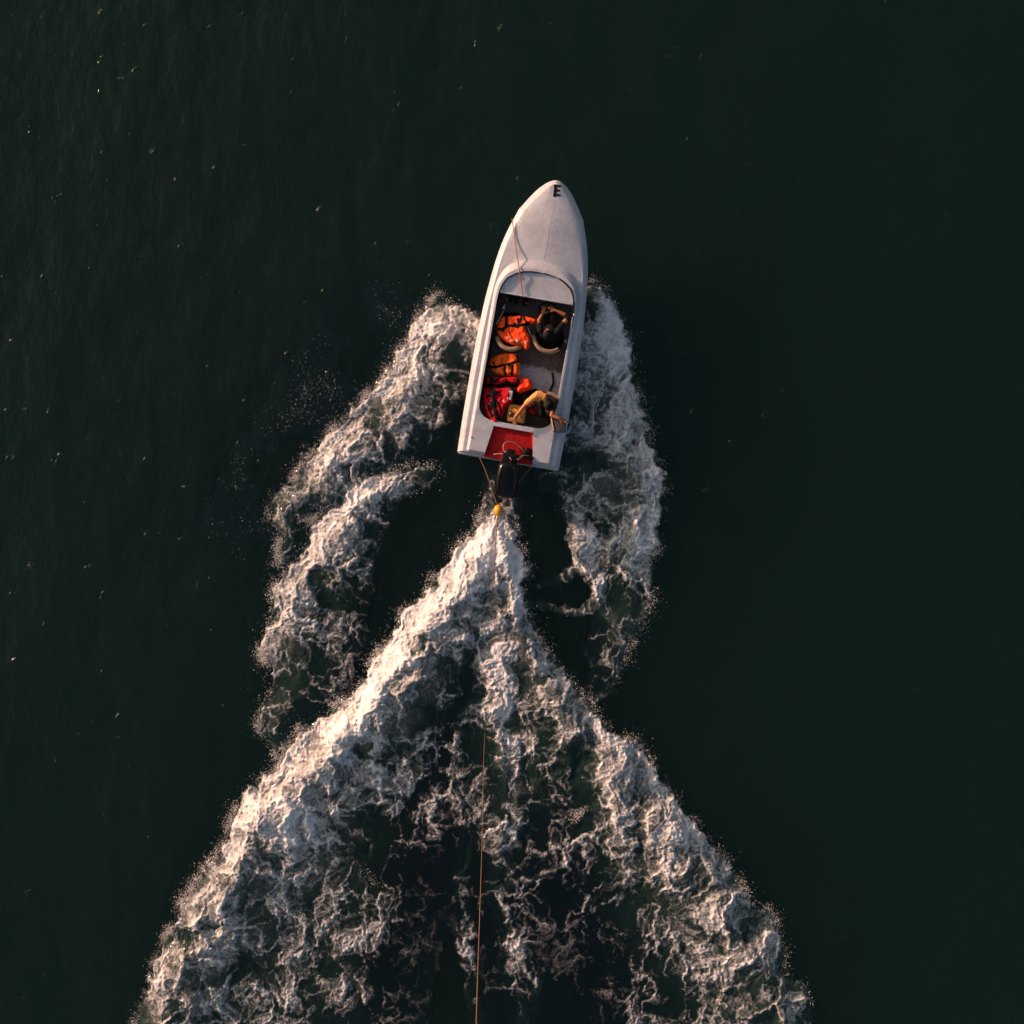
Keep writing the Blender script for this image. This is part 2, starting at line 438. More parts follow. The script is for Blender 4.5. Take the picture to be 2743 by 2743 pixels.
# coarse control fields
CX = 0.05
cxs = np.arange(x0 - 1, x1 + 1, CX); cys = np.arange(y0 - 1, y1 + 1, CX)
XC, YC = np.meshgrid(cxs, cys)
port = [
 # first sheet thrown off the bow
 ([(900,592,14,125,.85,.10),(860,588,16,140,.9,.14),(828,572,16,130,.9,.18),(785,620,14,130,1.0,.22),(765,655,10,140,1.05,.24),(715,735,10,150,1.05,.24),
   (655,795,10,150,1.0,.22),(600,862,10,130,.95,.20),(560,900,9,110,.85,.17),(520,935,8,90,.72,.13),(508,975,8,80,.6,.10),(525,1040,8,60,.45,.06)], -1),
 # second crest
 ([(775,885,20,50,.7,.06),(700,902,10,95,.95,.16),(645,938,9,125,1.05,.22),(597,1000,9,140,1.0,.22),(570,1050,8,160,.9,.19),(540,1090,8,180,.82,.16),
   (520,1130,8,190,.76,.14),(512,1190,8,190,.68,.12),(507,1250,8,180,.6,.10),(513,1310,8,150,.52,.08),(502,1370,8,120,.45,.06),(520,1430,10,80,.3,.04),(545,1470,10,50,.15,.02)], -1),
]
star = [
 ([(1122,538,10,22,.5,.05),(1140,565,12,60,.85,.10),(1168,600,12,140,.98,.16),(1180,650,10,190,1.04,.20),(1192,720,10,225,1.0,.20),(1215,765,9,240,.98,.20),(1225,840,9,240,.96,.19),
   (1240,905,9,220,.94,.18),(1243,975,9,185,.90,.16),(1226,1045,8,130,.74,.14),(1222,1120,8,125,.62,.12),(1212,1190,8,125,.55,.10),(1180,1245,10,100,.42,.06),(1135,1310,20,60,.25,.03)], 1),
 ([(1075,930,30,20,.5,.05),(1092,990,30,30,.75,.09),(1112,1050,28,30,.85,.11),(1130,1105,26,26,.8,.10),(1148,1160,20,24,.7,.08),(1170,1190,16,16,.4,.04)], 1),
 ([(1112,1050,12,12,.6,.03),(1070,1082,12,10,.5,.03),(1025,1112,10,10,.3,.02)], 1),
 ([(1135,1120,16,14,.5,.03),(1070,1150,14,12,.4,.03),(1015,1150,12,12,.25,.02)], 1),
]
stern = [
 ([(962,872,38,34,0.50,.04),(950,930,55,48,0.62,.05),(940,985,48,44,0.80,.08),(925,1040,40,40,1.10,.2)], 1),
 ([(915,985,14,60,0.90,.12),(885,1018,10,110,1.35,.30),(822,1085,10,150,1.40,.42),(782,1150,10,165,1.30,.44),(726,1230,10,180,1.25,.44),(662,1320,10,190,1.20,.44),(592,1378,10,215,1.15,.43),
   (540,1437,9,291,1.10,.42),(466,1502,9,369,1.02,.42),(440,1580,9,392,0.92,.40),(398,1632,9,436,0.85,.38),(346,1712,9,476,0.75,.37),(318,1770,9,498,0.69,.36),(292,1840,9,520,0.62,.35),(265,1932,9,537,0.55,.33),(235,2020,9,537,0.52,.30)], -1),
 ([(950,985,14,60,0.90,.12),(985,1040,10,100,1.20,.26),(985,1110,10,115,1.15,.28),(1002,1180,10,110,1.00,.26),(1040,1258,10,105,0.90,.26),(1088,1312,10,110,0.88,.28),(1125,1362,9,130,0.95,.32),(1180,1395,9,170,1.00,.35),
   (1224,1428,9,200,1.00,.36),(1256,1495,9,235,0.93,.36),(1300,1537,9,265,0.87,.35),(1345,1595,9,290,0.81,.34),(1385,1655,9,310,0.74,.33),(1415,1705,9,325,0.68,.32),(1455,1755,9,335,0.62,.30),(1475,1815,9,340,0.55,.28),(1505,1875,9,345,0.50,.27),(1535,1932,9,350,0.45,.25),(1580,2020,9,350,0.42,.22)], 1),
 ([(935,1190,50,60,0.70,.10),(948,1290,45,55,0.78,.10),(962,1390,42,55,0.74,.10),(968,1490,40,55,0.66,.09),(960,1590,40,50,0.50,.07),(940,1700,40,40,0.36,.05),(965,1830,50,40,0.26,.04),(985,1990,50,40,0.20,.03)], 1),
 ([(905,1270,22,22,.46,.05),(880,1350,24,24,.42,.05),(860,1450,24,22,.38,.04),(886,1560,22,22,.36,.04),(862,1690,24,20,.34,.03),(880,1790,22,20,.3,.03),(905,1890,24,20,.24,.03),(890,1990,24,20,.2,.03)], 1),
 ([(955,1215,70,80,0.55,.06),(975,1330,70,95,0.52,.05),(1000,1430,70,90,0.45,.04),(1010,1520,60,70,0.29,.03)], 1),
 ([(965,1500,12,12,0.53,.03),(1012,1485,10,10,0.49,.03),(1070,1450,12,12,0.45,.03)], 1),
 ([(960,1665,14,12,0.39,.03),(1040,1640,10,10,0.40,.03),(1110,1585,12,12,0.46,.04)], 1),
 ([(985,1780,30,26,.36,.03),(1012,1850,24,22,.28,.03),(1000,1940,20,20,.22,.02)], 1),
]
def zone(strokes):
    D = np.zeros(XC.shape); Mo = np.zeros(XC.shape)
    for pts, side in strokes:
        d, m = stroke_field(XC, YC, pts, side)
        D = np.maximum(D, d) + 0.25 * np.minimum(D, d); Mo = np.maximum(Mo, m)
    return D.astype(np.float32), Mo.astype(np.float32)
ZC = [zone(port), zone(star), zone(stern)]
# froth filling the wedge between the two arms of the stern wake
def edge_x(pts):
    q = np.array(pts, float); o = np.argsort(q[:, 1]); return q[o, 1], q[o, 0]
vy = (C - YC * S) / V; vx = (C + XC * S) / V
yl, xl = edge_x(stern[1][0]); yr, xr = edge_x(stern[2][0])
XL = np.interp(vy, yl, xl); XR = np.interp(vy, yr, xr)
tw = np.clip((vx - XL) / np.maximum(XR - XL, 1), 0, 1)
fill = .62 * np.exp(-(tw / .30) ** 2.6) + .58 * np.exp(-((1 - tw) / .24) ** 2.4) + .26 * np.exp(-((tw - .57) / .08) ** 2) * (1 - .7 * sstep(1450, 1800, vy)) + .06 * (1 - sstep(1500, 1700, vy)) + .02
fill *= sstep(0, .05, tw) * sstep(1, .95, tw) * sstep(1120, 1300, vy) * (1 - .30 * sstep(1500, 1950, vy))
ZC[2] = (np.maximum(ZC[2][0], fill).astype(np.float32), ZC[2][1])

def bil(F, x, y):
    u = np.clip((x - cxs[0]) / CX, 0, len(cxs) - 1.001); v = np.clip((y - cys[0]) / CX, 0, len(cys) - 1.001)
    i = u.astype(np.int32); j = v.astype(np.int32); fu = u - i; fv = v - j
    return (F[j, i] * (1 - fu) + F[j, i + 1] * fu) * (1 - fv) + (F[j + 1, i] * (1 - fu) + F[j + 1, i + 1] * fu) * fv

# turbulent warp
wx = .17 * perlin(X / .9, Y / .9, 1) + .09 * perlin(X / .34, Y / .34, 2) + .045 * perlin(X / .13, Y / .13, 3) + .02 * perlin(X / .055, Y / .055, 31)
wy = .17 * perlin(X / .9 + 40, Y / .9, 4) + .09 * perlin(X / .34, Y / .34 + 31, 5) + .045 * perlin(X / .13 + 7, Y / .13, 6) + .02 * perlin(X / .055, Y / .055, 32)
Dz = [bil(z[0], X + wx, Y + wy) for z in ZC]
Mz = [bil(z[1], X + .6 * wx, Y + .6 * wy) for z in ZC]
D = np.maximum(np.maximum(Dz[0], Dz[1]), Dz[2]); MO = np.maximum(np.maximum(Mz[0], Mz[1]), Mz[2])

# swirling structure: coordinates dragged by eddies
ex = X + 1.3 * wx; ey = Y + 1.3 * wy
f1, f2 = worley(ex / .36, ey / .46, 21); lace1 = 1 - sstep(0.0, .34, f2 - f1)
g1, g2 = worley((X + 1.1 * wx) / .15, (Y + 1.1 * wy) / .18, 22); lace2 = 1 - sstep(0.0, .38, g2 - g1)
n1 = perlin(ex / .55, ey / .7, 23); n2 = perlin(ex / .24, ey / .28, 24); n3 = perlin(ex / .11, ey / .12, 25)
n4 = perlin(X / .055 + wx * 6, Y / .055 + wy * 6, 26); n5 = perlin(X / .028 + 3, Y / .028, 27)
ridge = .45 * (1 - np.abs(n1) * 1.7) + .35 * (1 - np.abs(n2) * 1.7) + .20 * (1 - np.abs(n3) * 1.7)
puff = .5 * np.abs(n2) + .3 * np.abs(n3) + .2 * np.abs(n4)
n0 = perlin(X / 1.15 + 5, Y / 1.5, 28)
soft = perlin(ex / .30 + 17, ey / .36, 29)
tex = .30 * (ridge - .45) + .30 * (lace1 - .3) + .22 * (lace2 - .35) + .34 * n0 + .40 * n1 + .22 * n2 + .12 * n3 + .08 * n4 + .05 * n5
cov = D * .95 - .38 + tex * (1.30 - .40 * np.clip(D, 0, 1))
foam = sstep(-.14, 1.16, cov) * sstep(.03, .16, D)
haze = .10 * sstep(.30, .8, D) * np.clip(.8 + 1.0 * n1 + .5 * soft, 0, 1.6)
foam = np.clip(np.maximum(foam, haze) * (1 + .22 * soft + .16 * n3 + .16 * n4 + .14 * n5) + .22 * sstep(.75, 1.2, D), 0, 1)

rp, _m = stroke_field(XC, YC, [(790,560,60,60,.6,0),(690,650,110,110,1,0),(600,780,110,110,1,0),(520,890,90,90,.8,0),(440,1000,80,80,.4,0)], 1)
RP = bil(rp.astype(np.float32), X + wx, Y + wy) * np.clip(.45 + 1.3 * n0 + .8 * n1, 0, 1)
damp = np.clip(D * 1.3, 0, 1)
Z = .004 + MO * (1 + .30 * n1 + .20 * soft) + damp * (.036 * (n1 + .2) + .022 * np.abs(n2) + .008 * np.abs(n3)) \
    + foam * (.022 + .024 * puff + .014 * lace1 + .006 * lace2 + .0032 * n4 + .001 * n5)
Z = Z + RP * (1 - np.clip(D * 4, 0, 1)) * (.034 * np.clip(1 - np.abs(n3) * 1.8, 0, 1) ** 2 + .020 * np.abs(n4))
Z = np.maximum(Z, .004).astype(np.float32)

# the hull displaces the foam: cut out the boat's waterline
ST = P(1361, 1233.5, .62); BW = P(1493, 479, 1.05)
ax = Vector((BW.x - ST.x, BW.y - ST.y, 0)); BL = ax.length; ax.normalize()
BANG = math.atan2(ax.x, ax.y)
lx = (X - ST.x) * ax.y - (Y - ST.y) * ax.x; ly = (X - ST.x) * ax.x + (Y - ST.y) * ax.y
HB_A = [0, .56, 1.1, 1.65, 2.2, 2.7, 3.07, 3.56, 3.95, 4.3, 4.6, 4.8, 5.0, 5.1, 5.17, 5.2146]
HB_B = [.965, .976, .98, .977, .968, .950, .922, .872, .806, .708, .585, .468, .318, .215, .125, .0]
inside = (ly > 0.0) & (ly < 4.6) & (np.abs(lx) < np.interp(ly, HB_A, HB_B) - .13)
near = (ly > -.05) & (ly < 5.3) & (np.abs(lx) < np.interp(ly, HB_A, HB_B) + .12)
Z = np.where(near, np.minimum(Z, .30), Z)
keep_v = ((D > .05) | (RP > .05)) & ~inside
zid = np.argmax(np.stack([Dz[0] + Mz[0] + 1e-4, Dz[1] + Mz[1], Dz[2] + Mz[2]]), 0)
fm = foam_material()
idx = np.arange(nx * ny).reshape(ny, nx)
q00, q10, q11, q01 = idx[:-1, :-1], idx[:-1, 1:], idx[1:, 1:], idx[1:, :-1]
kf = keep_v[:-1, :-1] & keep_v[:-1, 1:] & keep_v[1:, 1:] & keep_v[1:, :-1]
zf = zid[:-1, :-1]
pos = np.stack([X, Y, Z], -1).reshape(-1, 3); fo = foam.reshape(-1).astype(np.float32); air = (.42 * sstep(.06, .45, D)).reshape(-1).astype(np.float32)
names = ['bow_wave_foam', 'bow_wave_foam', 'stern_wake_foam']
labels = ['white foaming bow wave curling off the left side of the boat', 'grey shaded bow wave foam off the right side of the boat',
          'broad two-armed white wake spreading behind the outboard motor']
for k in range(3):
    s = kf & (zf == k)
    quads = np.stack([q00[s], q10[s], q11[s], q01[s]], -1)
    used, invq = np.unique(quads, return_inverse=True)
    quads = invq.reshape(-1, 4).astype(np.int32)
    me = bpy.data.meshes.new(names[k])
    me.vertices.add(len(used)); me.vertices.foreach_set('co', pos[used].astype(np.float32).ravel())
    me.loops.add(quads.size); me.loops.foreach_set('vertex_index', quads.ravel())
    me.polygons.add(len(quads)); me.polygons.foreach_set('loop_start', np.arange(0, quads.size, 4, dtype=np.int32))
    me.update(calc_edges=True)
    at = me.attributes.new('foam', 'FLOAT', 'POINT'); at.data.foreach_set('value', fo[used])
    at = me.attributes.new('air', 'FLOAT', 'POINT'); at.data.foreach_set('value', air[used])
    o = new_obj(names[k], me, fm)
    tag(o, labels[k], 'wake', kind='stuff')

# spray droplets thrown along the foam edges, plus drops standing in for sun glints
def spray(n, name, label, glint_drops=0):
    Df = D.reshape(-1); Zf = Z.reshape(-1); Xf = X.reshape(-1); Yf = Y.reshape(-1)
    gxD = np.gradient(D, axis=1).reshape(-1) / DX
    gyD = np.gradient(D, axis=0).reshape(-1) / DX
    D0 = np.maximum(np.maximum(ZC[0][0], zone(star[:1])[0]), zone(stern[1:3])[0]); gj, gi = np.gradient(D0, CX)
    steep = bil(np.hypot(gi, gj), X + wx, Y + wy).reshape(-1)
    clump = np.clip(.5 + 1.4 * perlin(X / .42, Y / .42, 71), 0, 1).reshape(-1) ** 2 + .05
    edge = np.exp(-((Df - .25) / .13) ** 2) * (Df > .05) * (~near.reshape(-1)) * np.clip((steep - 1.2) / 4, 0, 1) * clump
    big = np.where(bil(gi, X + wx, Y + wy).reshape(-1) < 0, .3, 1.0)       # thinned on right edges, where sunlit drops would outshine the shaded foam
    p = edge * big; p /= p.sum()
    pick = rng.choice(len(p), n - glint_drops, p=p)
    pm = (RP * (D < .1)).reshape(-1) * (.15 + clump); pm = pm / pm.sum()  # extra drops over the ripples stand in for warm sun glints
    pick = np.concatenate([pick, rng.choice(len(p), glint_drops, p=pm)])
    gl = np.hypot(gxD[pick], gyD[pick]) + 1e-3
    out = rng.exponential(.045, n)
    px = Xf[pick] - gxD[pick] / gl * out + rng.normal(0, .03, n)
    py = Yf[pick] - gyD[pick] / gl * out + rng.normal(0, .03, n)
    pz = Zf[pick] + np.abs(rng.normal(0, .05, n)) + .01
    r = np.where(np.arange(n) < n - glint_drops, 1.0, .85) * np.clip(rng.lognormal(math.log(.0038), .42, n), .002, .010)
    octv = np.array([(1, 0, 0), (-1, 0, 0), (0, 1, 0), (0, -1, 0), (0, 0, 1), (0, 0, -1)], float)
    octf = np.array([(0, 2, 4), (2, 1, 4), (1, 3, 4), (3, 0, 4), (2, 0, 5), (1, 2, 5), (3, 1, 5), (0, 3, 5)])
    cen = np.stack([px, py, pz], -1)
    vv = (cen[:, None, :] + octv[None] * r[:, None, None]).reshape(-1, 3)
    ff = (octf[None] + (np.arange(n) * 6)[:, None, None]).reshape(-1, 3).astype(np.int32)
    me = bpy.data.meshes.new(name)
    me.vertices.add(len(vv)); me.vertices.foreach_set('co', vv.astype(np.float32).ravel())
    me.loops.add(ff.size); me.loops.foreach_set('vertex_index', ff.ravel())
    me.polygons.add(len(ff)); me.polygons.foreach_set('loop_start', np.arange(0, ff.size, 3, dtype=np.int32))
    me.update(calc_edges=True)
    o = new_obj(name, me, mat('spray_white', (0.75, 0.72, 0.70), 0.6, var=0.1, scale=4))
    tag(o, label, 'spray', kind='stuff')
spray(25000, 'spray_droplets', 'fine white water drops flung up along the foam edges, some standing in for sun glints', glint_drops=900)

# ------------------------------------------------------------------ the boat
boat = empty('speedboat', (ST.x, ST.y, 0), -BANG)
tag(boat, 'white open speedboat with black letter on the bow and red stern well', 'boat')
BM = wmat(boat); BI = BM.inverted()

def zg(a): return .62 + .43 * np.clip(np.asarray(a, float), 0, BL) / BL
def zfl(a): return .27 + .045 * a
def hb(a): return float(np.interp(a, HB_A, HB_B))

# closed outlines (right half listed stern -> bow, mirrored)
def closed(half):
    r = [(b, a) for b, a in half]
    l = [(-b, a) for b, a in reversed(half) if b > 1e-4]
    return np.array(r + l)
def rounded(pts, rads, seg=10):
    out = []; n = len(pts)
    for i in range(n):
        p = np.array(pts[i], float); a = np.array(pts[i - 1], float); b = np.array(pts[(i + 1) % n], float); r = rads[i]
        if r <= 0: out.append(tuple(p)); continue
        u = (a - p) / np.linalg.norm(a - p); v = (b - p) / np.linalg.norm(b - p)
        for t in np.linspace(0, 1, seg):
            out.append(tuple(p + u * r * (1 - t) ** 2 + v * r * t ** 2))
    return np.array(out)

fine_a = np.concatenate([np.linspace(0, 4.6, 40), 4.6 + (BL - 4.6) * np.sin(np.linspace(0, np.pi / 2, 26))[1:]])
from_tab = np.interp(fine_a, HB_A, HB_B)
tip = fine_a > 4.9
from_tab[tip] = .397 * np.sqrt(np.clip((BL - fine_a[tip]) / (BL - 4.9), 0, 1)) ** 1.15
# smooth the tabulated half breadth
for _ in range(3):
    s_ = from_tab.copy(); s_[1:-1] = .25 * from_tab[:-2] + .5 * from_tab[1:-1] + .25 * from_tab[2:]; from_tab = np.where((fine_a > .2) & (fine_a < 5.15), s_, from_tab)
OUT = closed(list(zip(from_tab, fine_a)))
RIM = rounded([(.71, .675), (.71, 3.47), (-.71, 3.47), (-.71, .675)], [.34, .62, .62, .34], 14)
# bow the front of the rim forward a little less at the corners
RIM[:, 1] = np.where(RIM[:, 1] > 3.3, RIM[:, 1] - .03 * np.abs(RIM[:, 0]), RIM[:, 1])
PTOP = rounded([(.750, .075), (.750, 3.53), (-.750, 3.53), (-.750, .075)], [0, .66, .66, 0], 14)
PFOOT = rounded([(.800, .045), (.800, 3.68), (-.800, 3.68), (-.800, .045)], [0, .72, .72, 0], 14)
CEN = np.array([0.0, 2.0])

def ray_ring(poly, ang):
    out = np.zeros((len(ang), 2))
    d = np.stack([np.cos(ang), np.sin(ang)], -1)
    A = poly - CEN; B = np.roll(A, -1, 0)
    for i in range(len(ang)):
        e = B - A; cr = d[i, 0] * e[:, 1] - d[i, 1] * e[:, 0]
        with np.errstate(divide='ignore', invalid='ignore'):
            t = (A[:, 0] * e[:, 1] - A[:, 1] * e[:, 0]) / cr
            s = (A[:, 0] * d[i, 1] - A[:, 1] * d[i, 0]) / cr
        ok = (t > 0) & (s >= -1e-6) & (s <= 1 + 1e-6)
        out[i] = CEN + d[i] * t[ok].min()
    return out

# angular samples: by arc length of the outline plus exact stern corners
seg = np.roll(OUT, -1, 0) - OUT; ln = np.hypot(seg[:, 0], seg[:, 1]); cum = np.concatenate([[0], np.cumsum(ln)])
tt = np.linspace(0, cum[-1], 420, endpoint=False)
OP = np.concatenate([OUT, OUT[:1]])
samp = np.stack([np.interp(tt, cum, OP[:, 0]), np.interp(tt, cum, OP[:, 1])], -1)
ang = np.arctan2(samp[:, 1] - CEN[1], samp[:, 0] - CEN[0])
for poly in (OUT, PTOP, PFOOT):
    for c in poly[[np.argmin(poly[:, 1] - poly[:, 0] * .2), np.argmin(poly[:, 1] + poly[:, 0] * .2)]]:
        ang = np.append(ang, math.atan2(c[1] - CEN[1], c[0] - CEN[0]))
rimang = np.arctan2(RIM[:, 1] - CEN[1], RIM[:, 0] - CEN[0])
ang = np.unique(np.round(np.concatenate([ang, rimang]), 5))
NA = len(ang)

def inset(ring, dist):
    t = np.roll(ring, -1, 0) - np.roll(ring, 1, 0); t /= np.linalg.norm(t, axis=1)[:, None] + 1e-9
    nrm = np.stack([-t[:, 1], t[:, 0]], -1)     # ccw -> inward
    return ring + nrm * dist
r_out = ray_ring(OUT, ang); r_rim = ray_ring(RIM, ang); r_pt = ray_ring(PTOP, ang); r_pf = ray_ring(PFOOT, ang)
def lerp(a, b, t): return a * (1 - t) + b * t
aft = sstep(.35, .05, r_out[:, 1])[:, None]                 # 1 at the transom
roll = r_out + (r_pf - r_out) * 0
dirv = (r_pf - r_out); dl = np.linalg.norm(dirv, axis=1)[:, None]; dirn = dirv / dl
# distance measured along the inward normal approximated by scaling of the outline
def shrink(m):
    o = r_out.copy(); x = o[:, 0]; y = o[:, 1]
    hbv = np.maximum(np.abs(x), 1e-4)
    sx = np.sign(x) * np.maximum(np.abs(x) - m * np.clip(np.abs(x) / .3, 0, 1), 0)
    sy = np.where(y < .02, y + np.minimum(m, .035), np.where(y > 4.0, y - m * np.clip((y - 4.0) / 1.0, 0, 1) * .9, y))
    sy = np.where((y >= .02) & (y < .06), np.maximum(y, .02 + np.minimum(m, .035)), sy)
    return np.stack([sx, sy], -1)
front = sstep(2.6, 3.3, r_pt[:, 1])
rings = []
def ring(xy, z): rings.append(np.column_stack([xy, z]))
zo = zg(r_out[:, 1])
ring(shrink(.012), zo - .155)
ring(r_out, zo - .15)
ring(r_out, zo - .105)
ring(shrink(.006), zo - .090)
ring(shrink(.085), zo - .008)
ring(shrink(.100), zo + .0)
r3 = shrink(.102)
zpf = zg(r_pf[:, 1]) + .05 * front * (1 - np.minimum(1, (r_pf[:, 0] / .8) ** 2))
for t in (.2, .4, .6, .8):
    q = lerp(r3, r_pf, t)
    cam_ = .055 * (1 - np.minimum(1, (q[:, 0] / np.maximum(.1, np.interp(q[:, 1], HB_A, HB_B))) ** 2)) - .02 * np.abs(q[:, 0])
    zz = zg(q[:, 1]) + cam_ * sstep(3.0, 3.7, q[:, 1]) * sstep(BL, 4.3, q[:, 1])
    ring(q, zz)
zpf = zg(r_pf[:, 1]) + (.055 * (1 - np.minimum(1, (r_pf[:, 0] / .87) ** 2)) - .02 * np.abs(r_pf[:, 0])) * sstep(3.0, 3.7, r_pf[:, 1])
ring(lerp(r3, r_pf, .97), zpf - .001)
lift = .050 + .085 * front
zpt = zg(r_pt[:, 1]) + lift
ring(lerp(r_pf, r_pt, .10), lerp(zpf, zpt, .12))
ring(lerp(r_pf, r_pt, .88), lerp(zpf, zpt, .92))
ring(r_pt, zpt)
ring(lerp(r_pt, r_rim, .9), lerp(zpt, zg(r_rim[:, 1]) + .052 + .085 * front, .9))
zrim = zg(r_rim[:, 1]) + .052 + .085 * front
ring(r_rim, zrim - .004)
cr = (r_rim - CEN)
ring(r_rim, zrim - .05)
DECK_N = len(rings)
verts = np.concatenate(rings)
def ring_faces(i0, i1):
    f = []
    for i in range(i0, i1):
        for k in range(NA):
            a = i * NA + k; b = i * NA + (k + 1) % NA
            f.append((a, b, b + NA, a + NA))
    return f
me = mesh('deck', verts, ring_faces(0, DECK_N - 1))
# cut the splash well out of the after deck
WELL = [(-.455, -.2), (.455, -.2), (.455, .02), (.372, .585), (-.372, .585), (-.455, .02)]
bm = bmesh.new(); bm.from_mesh(me)
def cut(p, nrm):
    g = [f for f in bm.faces if f.calc_center_median().y < .9]
    gg = list({e for f in g for e in f.edges}) + list({v for f in g for v in f.verts}) + g
    bmesh.ops.bisect_plane(bm, geom=gg, plane_co=(p[0], p[1], 0), plane_no=(nrm[0], nrm[1], 0))
kx = (.455 - .372) / .565
cut((.455, .02), (1, kx)); cut((-.455, .02), (-1, kx)); cut((0, .585), (0, 1))
dead = []
for f in bm.faces:
    c = f.calc_center_median()
    if c.y < .585 and abs(c.x) < .455 - kx * (c.y - .02): dead.append(f)
bmesh.ops.delete(bm, geom=dead, context='FACES')
bmesh.ops.recalc_face_normals(bm, faces=bm.faces)
bm.to_mesh(me); bm.free()
deck = new_obj('deck', me, M['gelcoat'], boat, smooth=True)
for p in me.polygons: p.use_smooth = True
try:
    me.set_sharp_from_angle(angle=math.radians(28))
except Exception:
    pass

# hull shell below the gunwale
hv = []
for (sb, sa, dz) in ((1, 0, 'top'), (.975, 0, .62), (.90, 0, .30), (.82, 0, .05), (.0, 0, 'keel')):
    y = r_out[:, 1]; t = np.clip(y / BL, 0, 1)
    zt = zg(y) - .152
    chz = -.04 + .62 * t ** 2.2
    kz = -.30 + 1.0 * t ** 3.0
    rake = {'top': 0, .62: .03, .30: .12, .05: .30, 'keel': .42}[dz]
    ya = y - rake * sstep(.55, 1.0, t) * 2.0 + np.where(y < .02, .02, 0)
    if dz == 'top': z = zt; xx = r_out[:, 0] * .985; ya = np.clip(y, .02, BL - .02)
    elif dz == 'keel': z = kz; xx = r_out[:, 0] * .001
    else:
        k = {.62: .33, .30: .72, .05: 1.0}[dz]
        z = lerp(zt, chz, k); xx = r_out[:, 0] * sb
    hv.append(np.column_stack([xx, ya, z]))
me = mesh('hull', np.concatenate(hv), ring_faces(0, 4))
new_obj('hull', me, M['hull'], boat)

# cockpit lining and floor
zf_ = zfl(r_rim[:, 1])
lv = [np.column_stack([r_rim * 1.0, zrim - .05]), np.column_stack([CEN + cr * 1.012, zrim - .055]), np.column_stack([CEN + cr * 1.0, zf_ + .002])]
me = mesh('cockpit_lining', np.concatenate(lv), ring_faces(0, 2)); new_obj('cockpit_lining', me, M['lining'], boat)
fv = [(CEN[0], CEN[1], float(zfl(CEN[1])))] + [(float(a), float(b), float(z)) for (a, b), z in zip(r_rim, zf_)]
me = mesh('cockpit_floor', fv, [(0, 1 + k, 1 + (k + 1) % NA) for k in range(NA)]); new_obj('cockpit_floor', me, M['floor'], boat, smooth=False)

def bl(b, a, z): return BM @ Vector((b, a, z))     # boat coordinates to world
def part(mb, name, m, parent=boat, smooth=True): return mb.build(name, m, parent, smooth=smooth)

# instrument shelf ahead of the seats
sh = [p for p in RIM if p[1] > 3.02]
sh = sorted([(float(p[0]) * .985, float(p[1]) - .012) for p in sh], key=lambda p: -p[0])
sh = [(.695, 3.02)] + sh + [(-.695, 3.02)]
zs = [float(zg(p[1])) + .087 + .07 * (p[1] - 3.02) for p in sh]
n_ = len(sh)
mb = MB()
mb.add([bl(b, a, z) for (b, a), z in zip(sh, zs)] + [bl(b, a, z - .035) for (b, a), z in zip(sh, zs)],
       [tuple(range(n_)), tuple(range(2 * n_ - 1, n_ - 1, -1))] + [(i, (i + 1) % n_, n_ + (i + 1) % n_, n_ + i) for i in range(n_)])
shelf = part(mb, 'dashboard_shelf', M['gelcoat'], smooth=False)
mb = MB(); zl = float(zg(3.02)) + .087
mb.box(bl(0, 3.012, zl - .012), (1.37, .022, .045), rz=-BANG, bev=.006)
part(mb, 'shelf_lip', M['gelcoat'], shelf)
mb = MB()
mb.box(bl(0, 3.10, zl - .22), (1.34, .02, .36), rz=-BANG)
part(mb, 'dashboard_panel', M['lining'])
# black seal round the front of the rim, missing in places
def rim_strip(i0, i1, r, name='rim_gasket'):
    pts = [p for p in RIM if p[1] > 2.75]
    # dense walk along the front rim from right to left
    th = np.linspace(i0, i1, 26)
    rr = ray_ring(RIM, th)
    fz = .052 + .085 * sstep(2.6, 3.3, rr[:, 1])
    mb = MB().tube([bl(x, y, float(zg(y)) + f + .004) for (x, y), f in zip(rr, fz)], r, 6)
    part(mb, name, M['black'])
def tang(b, a): return math.atan2(a - CEN[1], b - CEN[0])
rim_strip(tang(.71, 2.80), tang(.70, 3.08), .018); rim_strip(tang(.705, 3.05), tang(.36, 3.44), .009)
rim_strip(tang(.15, 3.45), tang(.07, 3.45), .007); rim_strip(tang(-.02, 3.45), tang(-.36, 3.44), .008)
rim_strip(tang(-.42, 3.42), tang(-.70, 3.0), .005)

# splash well
wz = lambda a: float(zg(a)) - .005
inn = [(-.455, -.012), (.455, -.012), (.455, .02), (.380, .53), (.34, .585), (-.34, .585), (-.380, .53), (-.455, .02)]
topz = [float(zg(a)) + (.046 if a > .06 else -.02) for b, a in inn]
mb = MB()
nb = len(inn)
vt = [bl(b, a, z) for (b, a), z in zip(inn, topz)]
vb = [bl(b * .93, a - (.03 if a > .5 else 0), wz(a)) for (b, a) in inn]
mb.add(vt + vb, [tuple(range(nb, 2 * nb))] + [(i, (i + 1) % nb, nb + (i + 1) % nb, nb + i) for i in range(1, nb)])
part(mb, 'splash_well', M['red_well'], smooth=False)
mb = MB().box(bl(0, -.004, .30), (1.90, .03, .50), rz=-BANG)
part(mb, 'transom', M['hull'], smooth=False)

